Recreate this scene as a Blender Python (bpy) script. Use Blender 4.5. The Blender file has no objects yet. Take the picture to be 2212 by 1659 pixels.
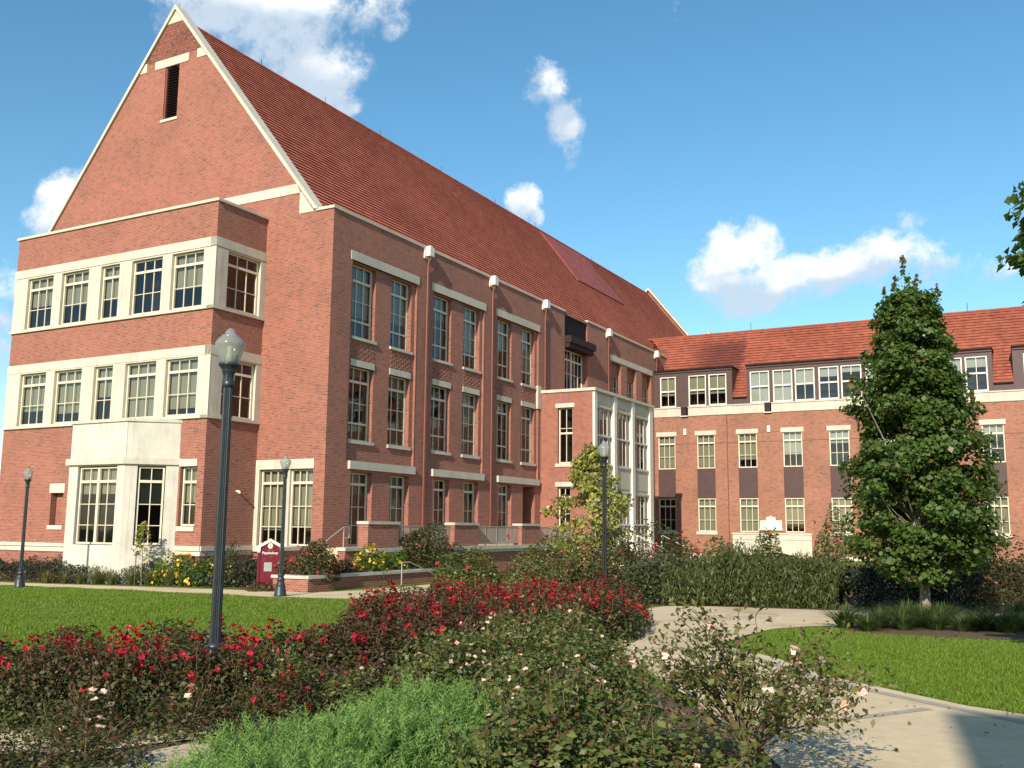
import bpy, math, random
import numpy as np
from mathutils import Vector, Matrix
R = math.radians
scn = bpy.context.scene
COL = scn.collection

# ------------------------------------------------------------------ camera, sky, sun, exposure
CAMZ = 2.21
pit, rol, yaw = R(8.306), R(.526), R(28.65)
cam = bpy.data.cameras.new('camera'); camo = bpy.data.objects.new('camera', cam); COL.objects.link(camo)
cam.sensor_width = 36; cam.lens = 36 * 2112 / 2212; cam.clip_start = .05; cam.clip_end = 4000
rt = Vector((1, 0, 0)); fw = Vector((0, math.cos(pit), math.sin(pit))); up = Vector((0, -math.sin(pit), math.cos(pit)))
r2 = rt * math.cos(rol) + up * math.sin(rol); u2 = up * math.cos(rol) - rt * math.sin(rol)
m = Matrix((r2, u2, -fw)).transposed().to_4x4(); m.translation = Vector((0, 0, CAMZ)); camo.matrix_world = m
scn.camera = camo
KX, KY = -7.9, 41.52                      # main corner of the hall
Vv = Vector((math.cos(yaw), -math.sin(yaw), 0)); Uv = Vector((math.sin(yaw), math.cos(yaw), 0))
def l2w(a, b, z=0): return Vector((KX, KY, z)) + Vv * a + Uv * b
def G(x, y): return .166 + .012 * x - .006 * y
LL = (Vv * -1.45 + Uv * 9.8 + Vector((0, 0, -5.6))).normalized()
S = -LL
sun = bpy.data.lights.new('sun', 'SUN'); sun.energy = 5.0; sun.angle = R(.53); sun.color = (1, .905, .77)
suno = bpy.data.objects.new('sun', sun); COL.objects.link(suno); suno.rotation_euler = LL.to_track_quat('-Z', 'Y').to_euler()
scn.view_settings.view_transform = 'Standard'; scn.view_settings.look = 'None'; scn.view_settings.gamma = 1
scn.view_settings.exposure = .33

def N(nt, typ, **kw):
    n = nt.nodes.new(typ)
    for k, v in kw.items():
        if k.startswith('_'): setattr(n, k[1:], v)
        else: n.inputs[k.replace('9', ' ')].default_value = v
    return n
def math_(nt, op, a, b=None, c=None):
    n = nt.nodes.new('ShaderNodeMath'); n.operation = op
    for i, v in enumerate((a, b, c)):
        if v is None: continue
        if isinstance(v, (int, float)): n.inputs[i].default_value = v
        else: nt.links.new(v, n.inputs[i])
    return n.outputs[0]
def sstep(nt, x, a, b):
    n = nt.nodes.new('ShaderNodeMapRange'); n.interpolation_type = 'SMOOTHSTEP'
    nt.links.new(x, n.inputs[0]); n.inputs[1].default_value = a; n.inputs[2].default_value = b
    return n.outputs[0]
def mixc(nt, f, a, b, mode='MIX'):
    n = nt.nodes.new('ShaderNodeMix'); n.data_type = 'RGBA'; n.blend_type = mode
    for i, v in ((0, f), (6, a), (7, b)):
        if isinstance(v, (int, float)): n.inputs[i].default_value = v
        elif isinstance(v, tuple): n.inputs[i].default_value = (*v[:3], 1)
        else: nt.links.new(v, n.inputs[i])
    return n.outputs[2]

w = bpy.data.worlds.new('World'); scn.world = w; w.use_nodes = True; nt = w.node_tree; nt.nodes.clear()
sky = nt.nodes.new('ShaderNodeTexSky'); sky.sky_type = 'NISHITA'; sky.sun_disc = False
sky.sun_elevation = math.asin(S.z); sky.sun_rotation = math.atan2(S.x, S.y); sky.air_density = 1.0; sky.dust_density = .3; sky.ozone_density = 2.2
hs = N(nt, 'ShaderNodeHueSaturation', Hue=.486, Saturation=1.2, Value=1.18); nt.links.new(sky.outputs[0], hs.inputs['Color'])
tc = nt.nodes.new('ShaderNodeTexCoord'); sp = nt.nodes.new('ShaderNodeSeparateXYZ'); nt.links.new(tc.outputs['Generated'], sp.inputs[0])
AZ = math_(nt, 'ARCTAN2', sp.outputs[0], sp.outputs[1]); EL = math_(nt, 'ARCSINE', sp.outputs[2])
def direl(x, y):
    d = (r2 * ((x - 1106) / 2112) + fw - u2 * ((y - 829.5) / 2112)).normalized()
    return math.atan2(d.x, d.y), math.asin(d.z)
# cumulus banks: x, y, half-width, half-height in 2212-wide units turned into directions, weight
CL = [(520, 40, 190, 110, 1), (660, 90, 150, 130, 1), (700, 180, 90, 75, 1), (600, 10, 260, 80, 1), (780, 30, 120, 60, .8), (420, 0, 90, 60, .8), (640, -80, 300, 110, 1), (745, 225, 40, 25, .6),
      (1185, 185, 62, 62, 1), (1222, 240, 60, 72, 1), (1205, 205, 50, 50, 1), (1238, 330, 28, 55, .55), (1160, 150, 35, 30, .6), (1132, 432, 45, 45, .85), (1158, 462, 22, 32, .6), (1462, 22, 18, 40, .4),
      (1600, 545, 95, 72, 1), (1565, 600, 90, 62, 1), (1690, 605, 170, 52, 1), (1630, 645, 125, 45, 1), (1790, 605, 70, 50, .9),
      (1880, 560, 120, 58, .85), (1960, 545, 110, 52, .75), (2040, 575, 100, 42, .7), (1985, 470, 55, 26, .62), (2165, 585, 60, 38, .75), (2240, 590, 60, 40, .7), (1890, 510, 45, 25, .5),
      (150, 440, 62, 66, .9), (112, 490, 60, 45, .85), (185, 400, 40, 40, .55), (10, 620, 70, 80, .9), (20, 740, 70, 110, .7), (-60, 680, 110, 160, .9), (30, 860, 60, 60, .5), (240, 530, 120, 50, .5),
      (-400, 300, 250, 120, .9), (2700, 420, 260, 120, .9), (2500, 620, 150, 60, .8), (3200, 300, 300, 150, .9), (-1200, 500, 400, 150, .9)]
# clouds elsewhere round the horizon, seen only mirrored in the panes
for az, el, ra, re in ((150, 22, 22, 8), (190, 30, 18, 9), (225, 18, 25, 7), (110, 24, 20, 8), (260, 26, 20, 10), (170, 50, 16, 8)):
    CL.append((az, el, ra, re, 'd'))
nz = N(nt, 'ShaderNodeTexNoise', Scale=8.0, Detail=10.0, Roughness=.66); nt.links.new(tc.outputs['Generated'], nz.inputs['Vector'])
nz2 = N(nt, 'ShaderNodeTexNoise', Scale=28.0, Detail=9.0, Roughness=.66); nt.links.new(tc.outputs['Generated'], nz2.inputs['Vector'])
fld = None; low = None
for c in CL:
    if c[4] == 'd': a0 = R(c[0] if c[0] <= 180 else c[0] - 360); e0 = R(c[1]); ra = R(c[2]); re = R(c[3]); wt = .9
    else:
        a0, e0 = direl(c[0], c[1]); ra = c[2] / 2112; re = c[3] / 2112; wt = c[4]
    dx = math_(nt, 'MULTIPLY', math_(nt, 'SUBTRACT', AZ, a0), 1 / ra); dy = math_(nt, 'MULTIPLY', math_(nt, 'SUBTRACT', EL, e0), 1 / re)
    q = math_(nt, 'ADD', math_(nt, 'MULTIPLY', dx, dx), math_(nt, 'MULTIPLY', dy, dy))
    v = math_(nt, 'MULTIPLY', math_(nt, 'SUBTRACT', 1.62, q), wt)
    v = math_(nt, 'MAXIMUM', v, 0.0)
    lw = math_(nt, 'MULTIPLY', v, dy)
    fld = v if fld is None else math_(nt, 'SMOOTH_MAX', fld, v, .25)
    low = lw if low is None else math_(nt, 'ADD', low, lw)
nn = math_(nt, 'ADD', math_(nt, 'MULTIPLY', math_(nt, 'SUBTRACT', nz.outputs[0], .5), 4.2), math_(nt, 'MULTIPLY', math_(nt, 'SUBTRACT', nz2.outputs[0], .5), 2.6))
dens = sstep(nt, math_(nt, 'ADD', math_(nt, 'SUBTRACT', fld, .62), math_(nt, 'MULTIPLY', nn, math_(nt, 'MINIMUM', math_(nt, 'MULTIPLY', fld, 1.6), 1.0))), -.1, .95)
lit = sstep(nt, math_(nt, 'ADD', low, math_(nt, 'MULTIPLY', nn, .6)), -.75, .75)
ccol = mixc(nt, lit, (4.3, 5.1, 6.0), (7.8, 7.9, 7.9))
skyc = mixc(nt, math_(nt, 'MULTIPLY', dens, .93), hs.outputs[0], ccol)
bg = N(nt, 'ShaderNodeBackground', Strength=.118); nt.links.new(skyc, bg.inputs[0])
ow = nt.nodes.new('ShaderNodeOutputWorld'); nt.links.new(bg.outputs[0], ow.inputs[0])

# ------------------------------------------------------------------ materials
def mat(name):
    m = bpy.data.materials.new(name); m.use_nodes = True; nt = m.node_tree
    return m, nt, nt.nodes['Principled BSDF']
def noise(nt, scale, detail=4, rough=.55, coord='Object', vec=None):
    if vec is None:
        t = nt.nodes.new('ShaderNodeTexCoord'); vec = t.outputs[coord]
    n = N(nt, 'ShaderNodeTexNoise', Scale=scale, Detail=detail, Roughness=rough); nt.links.new(vec, n.inputs['Vector'])
    return n.outputs[0]
def ramp(nt, f, stops):
    n = nt.nodes.new('ShaderNodeValToRGB'); nt.links.new(f, n.inputs[0]); e = n.color_ramp.elements
    while len(e) < len(stops): e.new(.5)
    for i, (p, c) in enumerate(stops): e[i].position = p; e[i].color = (*c, 1)
    return n.outputs[0]
def bump(nt, b, h, s, d=.02):
    n = N(nt, 'ShaderNodeBump', Strength=s, Distance=d); nt.links.new(h, n.inputs['Height']); nt.links.new(n.outputs[0], b.inputs['Normal'])
def flat(name, c1, c2=None, rough=.7, scale=3, spec=.3, bmp=0, bs=40, metal=0):
    m, nt, b = mat(name); c2 = c2 or tuple(x * .8 for x in c1)
    n = noise(nt, scale, 6, .6); col = ramp(nt, n, [(.3, c2), (.7, c1)])
    nt.links.new(col, b.inputs['Base Color']); b.inputs['Roughness'].default_value = rough; b.inputs['Specular IOR Level'].default_value = spec; b.inputs['Metallic'].default_value = metal
    if bmp: bump(nt, b, noise(nt, bs, 3), bmp)
    return m
def brick(name, ca, cb, dark, mortar, bw=.203, rh=.0677, darkp=.12, relief=0, ms=.0055, tint=(1, 1, 1)):
    m, nt, b = mat(name)
    uv = nt.nodes.new('ShaderNodeUVMap'); uv.uv_map = 'uv'
    t = N(nt, 'ShaderNodeTexBrick', Scale=1.0, _offset=.5); nt.links.new(uv.outputs[0], t.inputs['Vector'])
    t.inputs['Mortar Size'].default_value = ms; t.inputs['Mortar Smooth'].default_value = .2; t.inputs['Brick Width'].default_value = bw; t.inputs['Row Height'].default_value = rh
    t.inputs['Color1'].default_value = (0, 0, 0, 1); t.inputs['Color2'].default_value = (1, 1, 1, 1); t.inputs['Mortar'].default_value = (.5, .5, .5, 1); t.inputs['Bias'].default_value = 0
    rnd = nt.nodes.new('ShaderNodeSeparateColor'); nt.links.new(t.outputs['Color'], rnd.inputs[0]); r = rnd.outputs[0]
    mid = tuple((x + y) / 2 for x, y in zip(ca, cb))
    col = ramp(nt, r, [(0, dark), (darkp, dark), (darkp + .06, ca), (.6, mid), (1, cb)])
    big = noise(nt, .35, 5, .65, vec=uv.outputs[0]); col = mixc(nt, 1.0, col, ramp(nt, big, [(.28, (.74, .74, .76)), (.5, (.98, .98, .98)), (.72, (1.12, 1.10, 1.06))]), 'MULTIPLY')
    st = nt.nodes.new('ShaderNodeMapping'); st.inputs['Scale'].default_value = (2.2, .22, 1); nt.links.new(uv.outputs[0], st.inputs[0])
    sn = noise(nt, 1.2, 4, .6, vec=st.outputs[0]); col = mixc(nt, math_(nt, 'MULTIPLY', sstep(nt, sn, .5, .8), .34), col, (.12, .07, .05))
    col = mixc(nt, t.outputs['Fac'], col, mortar)
    nt.links.new(col, b.inputs['Base Color']); b.inputs['Roughness'].default_value = .85; b.inputs['Specular IOR Level'].default_value = .2
    h = math_(nt, 'SUBTRACT', 1.0, t.outputs['Fac'])
    if relief: h = math_(nt, 'ADD', h, math_(nt, 'MULTIPLY', r, 3))
    bump(nt, b, h, .6 if not relief else 1.0, .008 if not relief else .03)
    return m
MORT = (.46, .335, .25)
M = {}
M['brick'] = brick('red_brick', (.270, .083, .056), (.350, .122, .082), (.16, .072, .06), MORT, darkp=.05)
M['brick_c'] = brick('orange_brick', (.30, .122, .078), (.365, .163, .105), (.17, .10, .08), (.38, .25, .18), darkp=.05)
M['brick_relief'] = brick('basket_brick', (.24, .085, .058), (.34, .125, .085), (.16, .07, .055), (.14, .065, .05), bw=.2, rh=.135, relief=1, ms=.016)
def stone(name, c1, c2, jw, streak):
    m, nt, b = mat(name); uv = nt.nodes.new('ShaderNodeUVMap'); uv.uv_map = 'uv'
    t = N(nt, 'ShaderNodeTexBrick', Scale=1.0, _offset=.0); nt.links.new(uv.outputs[0], t.inputs['Vector'])
    for k, v in (('Mortar Size', .005), ('Mortar Smooth', .1), ('Brick Width', jw), ('Row Height', 60.)): t.inputs[k].default_value = v
    t.inputs['Color1'].default_value = (.9, .9, .9, 1); t.inputs['Color2'].default_value = (1.04, 1.03, 1.0, 1); t.inputs['Mortar'].default_value = (.5, .47, .42, 1)
    col = mixc(nt, 1.0, ramp(nt, noise(nt, 1.3, 7, .65), [(.3, c2), (.7, c1)]), t.outputs['Color'], 'MULTIPLY')
    mp_ = nt.nodes.new('ShaderNodeMapping'); mp_.inputs['Scale'].default_value = (5, .5, 1); nt.links.new(uv.outputs[0], mp_.inputs[0])
    col = mixc(nt, math_(nt, 'MULTIPLY', sstep(nt, noise(nt, 1.0, 5, .65, vec=mp_.outputs[0]), .48, .78), streak), col, (.20, .18, .14))
    nt.links.new(col, b.inputs['Base Color']); b.inputs['Roughness'].default_value = .85; b.inputs['Specular IOR Level'].default_value = .2; bump(nt, b, noise(nt, 30, 4), .3)
    return m
M['stone'] = stone('limestone', (.62, .575, .47), (.52, .48, .39), 1.37, .35)
M['stone_w'] = stone('cast_stone_stained', (.60, .575, .50), (.47, .45, .39), 2.6, .45)
M['frame'] = flat('cream_frame_paint', (.70, .62, .46), (.64, .56, .42), .45, 6, .5)
M['white'] = flat('white_paint', (.74, .70, .60), (.65, .61, .52), .5, 4, .5)
M['metal_br'] = flat('bronze_metal', (.045, .024, .021), (.035, .019, .017), .7, 2, .2)
M['metal_dk'] = flat('dark_bronze_metal', (.020, .012, .012), (.015, .010, .010), .7, 2, .15)
M['metal_pn'] = flat('brown_metal_panel', (.085, .045, .04), (.065, .036, .032), .5, 3, .4)
M['pipe'] = flat('red_pipe_paint', (.22, .06, .04), (.17, .05, .035), .5, 5, .4)
M['plum'] = flat('plum_sheet_roofing', (.28, .078, .060), (.25, .072, .056), .75, 1.5, .2)
M['dark'] = flat('dark_interior', (.022, .018, .018), (.014, .012, .012), .9, 1, .1)
M['blind'] = flat('olive_roller_blind', (.25, .25, .175), (.21, .21, .15), .9, 8, .1)
M['blind2'] = flat('grey_roller_blind', (.36, .38, .34), (.30, .32, .29), .9, 8, .1)
M['green_iron'] = flat('dark_green_iron', (.028, .038, .042), (.018, .024, .028), .42, 9, .5)
M['black_iron'] = flat('black_iron', (.018, .015, .015), (.012, .010, .010), .45, 9, .5)
M['rail'] = flat('galvanised_rail', (.45, .42, .37), (.36, .34, .30), .4, 12, .5, metal=.3)
M['maroon'] = flat('maroon_sign_paint', (.17, .014, .030), (.14, .012, .026), .35, 4, .5)
M['concrete'] = None
def glass(name, tint):
    m, nt, b = mat(name); out = nt.nodes['Material Output']; nt.nodes.remove(b)
    tr = N(nt, 'ShaderNodeBsdfTransparent'); tr.inputs[0].default_value = (*tint, 1)
    gl = N(nt, 'ShaderNodeBsdfGlossy', Roughness=.02); gl.inputs[0].default_value = (1, 1, 1, 1)
    nn = noise(nt, 1.1, 2, .4); bp = N(nt, 'ShaderNodeBump', Strength=.12, Distance=.02); nt.links.new(nn, bp.inputs['Height']); nt.links.new(bp.outputs[0], gl.inputs['Normal'])
    fr = N(nt, 'ShaderNodeFresnel', IOR=1.62); mx = nt.nodes.new('ShaderNodeMixShader')
    nt.links.new(fr.outputs[0], mx.inputs[0]); nt.links.new(tr.outputs[0], mx.inputs[1]); nt.links.new(gl.outputs[0], mx.inputs[2]); nt.links.new(mx.outputs[0], out.inputs[0])
    return m
M['glass'] = glass('window_glass', (.86, .87, .84))
def globe():
    m, nt, b = mat('lamp_globe_glass'); out = nt.nodes['Material Output']
    b.inputs['Base Color'].default_value = (.36, .39, .36, 1); b.inputs['Roughness'].default_value = .12; b.inputs['Specular IOR Level'].default_value = .8
    tr = N(nt, 'ShaderNodeBsdfTransparent'); tr.inputs[0].default_value = (.85, .87, .82, 1); mx = N(nt, 'ShaderNodeMixShader', Fac=.5)
    nt.links.new(tr.outputs[0], mx.inputs[1]); nt.links.new(b.outputs[0], mx.inputs[2]); nt.links.new(mx.outputs[0], out.inputs[0])
    return m
M['globe'] = globe()
def tile(name, c1, c2, c3, stain=None):
    m, nt, b = mat(name); uv = nt.nodes.new('ShaderNodeUVMap'); uv.uv_map = 'uv'
    t = N(nt, 'ShaderNodeTexBrick', Scale=1.0, _offset=.5); nt.links.new(uv.outputs[0], t.inputs['Vector'])
    for k, v in (('Mortar Size', .003), ('Mortar Smooth', .3), ('Brick Width', .32), ('Row Height', .31)): t.inputs[k].default_value = v
    t.inputs['Color1'].default_value = (0, 0, 0, 1); t.inputs['Color2'].default_value = (1, 1, 1, 1); t.inputs['Mortar'].default_value = (.4, .4, .4, 1)
    s = nt.nodes.new('ShaderNodeSeparateColor'); nt.links.new(t.outputs['Color'], s.inputs[0])
    col = ramp(nt, s.outputs[0], [(0, tuple((x + y) / 2 for x, y in zip(c3, c1))), (.15, c1), (.8, c2), (1, tuple(min(1, x * 1.1) for x in c2))])
    big = noise(nt, .22, 6, .7, vec=uv.outputs[0]); col = mixc(nt, 1.0, col, ramp(nt, big, [(.3, (.78, .76, .76)), (.7, (1.08, 1.08, 1.06))]), 'MULTIPLY')
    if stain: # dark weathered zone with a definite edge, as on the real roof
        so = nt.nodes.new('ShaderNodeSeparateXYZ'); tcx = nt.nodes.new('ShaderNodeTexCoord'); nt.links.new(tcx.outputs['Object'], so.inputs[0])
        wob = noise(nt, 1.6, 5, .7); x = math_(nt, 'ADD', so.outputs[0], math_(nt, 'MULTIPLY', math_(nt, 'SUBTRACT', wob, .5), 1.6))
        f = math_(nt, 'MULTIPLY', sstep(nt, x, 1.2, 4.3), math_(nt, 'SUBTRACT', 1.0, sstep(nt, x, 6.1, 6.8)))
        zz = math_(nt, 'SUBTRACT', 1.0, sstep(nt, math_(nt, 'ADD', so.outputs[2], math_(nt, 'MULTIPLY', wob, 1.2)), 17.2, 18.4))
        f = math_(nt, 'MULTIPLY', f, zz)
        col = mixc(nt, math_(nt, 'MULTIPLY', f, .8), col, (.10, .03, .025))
    col = mixc(nt, t.outputs['Fac'], col, (.06, .02, .015))
    nt.links.new(col, b.inputs['Base Color']); b.inputs['Roughness'].default_value = .8; b.inputs['Specular IOR Level'].default_value = .2
    bump(nt, b, noise(nt, 9, 4), .5, .03)
    return m
M['tile'] = tile('clay_tile', (.41, .108, .064), (.50, .142, .088), (.31, .085, .055))
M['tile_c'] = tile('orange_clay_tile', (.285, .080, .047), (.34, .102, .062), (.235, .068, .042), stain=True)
M['tile_plum'] = tile('dark_plum_tile', (.25, .068, .058), (.30, .085, .072), (.21, .06, .052))  # deeper plum than the tiles around it
M['tile_dk'] = flat('tile_butt', (.085, .028, .022), (.06, .02, .016), .9, 3, .1)  # butt faces darkened for the dirt and gap shade under each course
def leafmat(name, g1, g2, g3, young=(.16, .035, .03), trans=.35, rough=.5):
    m, nt, b = mat(name); out = nt.nodes['Material Output']
    gi = nt.nodes.new('ShaderNodeNewGeometry'); rnd = gi.outputs['Random Per Island']
    col = ramp(nt, rnd, [(0, g1), (.5, g2), (1, g3)])
    at = nt.nodes.new('ShaderNodeAttribute'); at.attribute_name = 'tint'; col = mixc(nt, at.outputs['Fac'], col, young)
    nt.links.new(col, b.inputs['Base Color']); b.inputs['Roughness'].default_value = rough; b.inputs['Specular IOR Level'].default_value = .35
    tr = nt.nodes.new('ShaderNodeBsdfTranslucent'); tcx = mixc(nt, 1.0, col, (1.5, 1.6, .8), 'MULTIPLY'); nt.links.new(tcx, tr.inputs[0])
    mx = N(nt, 'ShaderNodeMixShader', Fac=trans); nt.links.new(b.outputs[0], mx.inputs[1]); nt.links.new(tr.outputs[0], mx.inputs[2]); nt.links.new(mx.outputs[0], out.inputs[0])
    return m
M['rose_leaf'] = leafmat('rose_leaf', (.030, .042, .014), (.070, .086, .026), (.13, .135, .048), (.12, .032, .022), .3, .45)
M['rose_leaf_b'] = leafmat('rose_leaf_green', (.052, .076, .020), (.11, .145, .036), (.20, .215, .07), (.15, .05, .025), .3, .45)
M['straggly_leaf'] = leafmat('yellowing_rose_leaf', (.06, .08, .02), (.13, .15, .04), (.24, .23, .08), (.20, .08, .04), .35, .5)
M['turf_strap'] = leafmat('lily_turf_leaf', (.03, .06, .015), (.06, .10, .025), (.12, .16, .05), (.2, .16, .07), .3, .5)
M['maple_leaf'] = leafmat('maple_leaf', (.036, .070, .013), (.080, .14, .026), (.16, .225, .07), (.25, .08, .04), .42, .35)
M['young_maple_leaf'] = leafmat('young_maple_leaf', (.12, .17, .03), (.28, .31, .06), (.45, .43, .12), (.30, .12, .08), .35)
M['hedge_leaf'] = leafmat('hedge_leaf', (.025, .038, .015), (.055, .075, .028), (.09, .11, .045), (.14, .11, .05), .25)
M['hedge_bright'] = leafmat('azalea_leaf', (.032, .050, .014), (.066, .094, .024), (.125, .145, .045), (.16, .14, .05), .3)
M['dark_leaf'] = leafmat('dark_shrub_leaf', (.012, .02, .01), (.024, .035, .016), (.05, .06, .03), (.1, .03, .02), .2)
M['far_leaf'] = leafmat('far_tree_leaf', (.02, .032, .016), (.035, .055, .022), (.06, .08, .03), (.1, .08, .03), .2)
M['juniper'] = leafmat('juniper_scale', (.045, .10, .02), (.085, .17, .035), (.14, .25, .06), (.24, .38, .10), .25, .6)
M['grassblade'] = leafmat('grass_blade', (.085, .155, .012), (.14, .235, .02), (.24, .31, .045), (.22, .2, .07), .4, .55)
M['strap'] = leafmat('strap_leaf', (.07, .09, .03), (.13, .14, .05), (.22, .20, .09), (.2, .16, .07), .3, .55)
M['lantana_leaf'] = leafmat('lantana_leaf', (.05, .10, .015), (.09, .16, .025), (.15, .22, .04), (.2, .2, .03), .35)
M['red_petal'] = leafmat('red_petal', (.34, .008, .02), (.50, .014, .035), (.66, .05, .08), (.8, .1, .1), .3, .5)
M['pink_petal'] = leafmat('pale_pink_petal', (.75, .52, .45), (.82, .66, .56), (.85, .76, .64), (.8, .3, .3), .3, .5)
M['yellow_petal'] = leafmat('yellow_petal', (.75, .42, .02), (.82, .58, .03), (.85, .70, .10), (.8, .3, .05), .2, .5)
M['bark'] = flat('grey_bark', (.30, .27, .20), (.15, .125, .095), .9, 14, .1, .8, 30)
M['twig'] = flat('twig_bark', (.20, .16, .09), (.12, .085, .05), .9, 8, .1)
def ground_mat(name, stops, sc, extra=None, b_=.6, bs=60, bd=.03, rough=.95):
    m, nt, b = mat(name); n = noise(nt, sc, 8, .7); col = ramp(nt, n, stops)
    if extra: n2 = noise(nt, extra[0], 5, .6); col = mixc(nt, 1.0, col, ramp(nt, n2, extra[1]), 'MULTIPLY')
    nt.links.new(col, b.inputs['Base Color']); b.inputs['Roughness'].default_value = rough; b.inputs['Specular IOR Level'].default_value = .15
    if b_: bump(nt, b, noise(nt, bs, 4), b_, bd)
    return m
M['lawn'] = ground_mat('lawn_turf', [(.3, (.085, .145, .012)), (.5, (.125, .205, .018)), (.72, (.18, .265, .03))], 14, (.7, [(.3, (.62, .70, .62)), (.5, (1, 1, 1)), (.72, (1.35, 1.15, 1.1))]), .9, 90, .03)
M['mulch'] = ground_mat('pine_mulch', [(.3, (.07, .045, .028)), (.5, (.15, .105, .065)), (.72, (.28, .20, .125))], 25, None, 1, 50, .04)
M['walk'] = ground_mat('pale_concrete', [(.3, (.54, .43, .27)), (.7, (.66, .535, .345))], 5, (.55, [(.3, (.74, .72, .70)), (.5, (.98, .98, .98)), (.7, (1.06, 1.06, 1.06))]), .3, 90, .006, .85)
M['band'] = ground_mat('grey_concrete_band', [(.3, (.32, .285, .22)), (.7, (.42, .375, .29))], 6, None, .1, 120, .004, .85)
M['soil'] = ground_mat('far_ground', [(.3, (.05, .07, .02)), (.7, (.09, .12, .03))], .5, None, 0)

# ------------------------------------------------------------------ mesh helpers
def tag(o, label=None, cat=None, group=None, kind=None):
    if label: o['label'] = label
    if cat: o['category'] = cat
    if group: o['group'] = group
    if kind: o['kind'] = kind
    return o
def empty(name, loc, rz=0, **kw):
    o = bpy.data.objects.new(name, None); COL.objects.link(o); o.location = loc; o.rotation_euler = (0, 0, rz); o.empty_display_size = .2
    return tag(o, **kw)
class MB:
    def __init__(s): s.v = []; s.f = []; s.m = []
    def q(s, *p, m=0):
        i = len(s.v); s.v.extend([tuple(x) for x in p]); s.f.append(tuple(range(i, i + len(p)))); s.m.append(m)
    def box(s, x0, x1, y0, y1, z0, z1, m=0):
        P = [(x, y, z) for z in (z0, z1) for y in (y0, y1) for x in (x0, x1)]; i = len(s.v); s.v += P
        for f in ((0, 2, 3, 1), (4, 5, 7, 6), (0, 1, 5, 4), (2, 6, 7, 3), (0, 4, 6, 2), (1, 3, 7, 5)): s.f.append(tuple(i + k for k in f)); s.m.append(m)
    def prism(s, poly, f0, f1, m=0):   # poly of 2D points, f0/f1 map (x,y)->3D
        n = len(poly); a = [f0(*p) for p in poly]; b = [f1(*p) for p in poly]
        s.q(*a, m=m); s.q(*b[::-1], m=m)
        for i in range(n): j = (i + 1) % n; s.q(a[i], b[i], b[j], a[j], m=m)
    def tube(s, pts, rad, n=8, m=0, cap=True):
        pts = [Vector(p) for p in pts]; rads = rad if isinstance(rad, (list, tuple)) else [rad] * len(pts); i0 = len(s.v)
        prev = None
        for k, p in enumerate(pts):
            t = (pts[min(k + 1, len(pts) - 1)] - pts[max(k - 1, 0)]).normalized()
            ref = Vector((0, 0, 1)) if abs(t.z) < .9 else Vector((1, 0, 0))
            if prev is not None and abs(prev.dot(t)) < .95: ref = prev
            x = (ref - t * ref.dot(t)).normalized(); prev = x; y = t.cross(x)
            for j in range(n):
                a = 2 * math.pi * j / n; s.v.append(tuple(p + (x * math.cos(a) + y * math.sin(a)) * rads[k]))
        for k in range(len(pts) - 1):
            for j in range(n):
                a = i0 + k * n + j; b = i0 + k * n + (j + 1) % n; s.f.append((a, b, b + n, a + n)); s.m.append(m)
        if cap:
            s.f.append(tuple(i0 + j for j in range(n))[::-1]); s.m.append(m); s.f.append(tuple(i0 + (len(pts) - 1) * n + j for j in range(n))); s.m.append(m)
    def lathe(s, prof, n=20, m=0, flute=None):
        i0 = len(s.v)
        for r, z in prof:
            for j in range(n):
                a = 2 * math.pi * j / n; rr = r * (1 - (flute if (flute and j % 2) else 0)); s.v.append((rr * math.cos(a), rr * math.sin(a), z))
        for k in range(len(prof) - 1):
            for j in range(n):
                a = i0 + k * n + j; b = i0 + k * n + (j + 1) % n; s.f.append((a, b, b + n, a + n)); s.m.append(m)
    def build(s, name, mats, parent=None, smooth=False, loc=None):
        me = bpy.data.meshes.new(name); me.from_pydata(s.v, [], s.f)
        if not isinstance(mats, (list, tuple)): mats = [mats]
        for mm in mats: me.materials.append(M[mm] if isinstance(mm, str) else mm)
        if len(mats) > 1: me.polygons.foreach_set('material_index', s.m)
        uvl = me.uv_layers.new(name='uv'); co = np.array(s.v, float); data = np.zeros((len(me.loops), 2))
        for p in me.polygons:
            n = p.normal; k = list(p.vertices); c = co[k]
            if abs(n.z) > .97: uvv = c[:, :2]
            else:
                t = np.array((-n.y, n.x, 0.)); t /= np.linalg.norm(t)
                if abs(t[0]) > abs(t[1]): t = t * np.sign(t[0])
                else: t = t * np.sign(t[1])
                wv = np.cross(np.array(n[:]), t); wv *= np.sign(wv[2]) if wv[2] else 1
                uvv = np.stack([c @ t, c @ wv], 1)
            data[p.loop_start:p.loop_start + len(k)] = uvv
        uvl.data.foreach_set('uv', data.ravel())
        if smooth: me.polygons.foreach_set('use_smooth', [True] * len(me.polygons))
        me.update()
        o = bpy.data.objects.new(name, me); COL.objects.link(o)
        if parent: o.parent = parent
        if loc: o.location = loc
        return o
def link(name, me, par=None, loc=None, rz=0, sc=None):
    o = bpy.data.objects.new(name, me); COL.objects.link(o)
    if par: o.parent = par
    if loc is not None: o.location = loc
    if rz: o.rotation_euler[2] = rz
    if sc: o.scale = sc
    return o
class Fr:   # a vertical facade: s along it, d inward from it
    def __init__(s, o, t, n): s.o, s.t, s.n = o, t, n
    def p(s, a, z, d=0): return (s.o[0] + s.t[0] * a - s.n[0] * d, s.o[1] + s.t[1] * a - s.n[1] * d, z)
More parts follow.
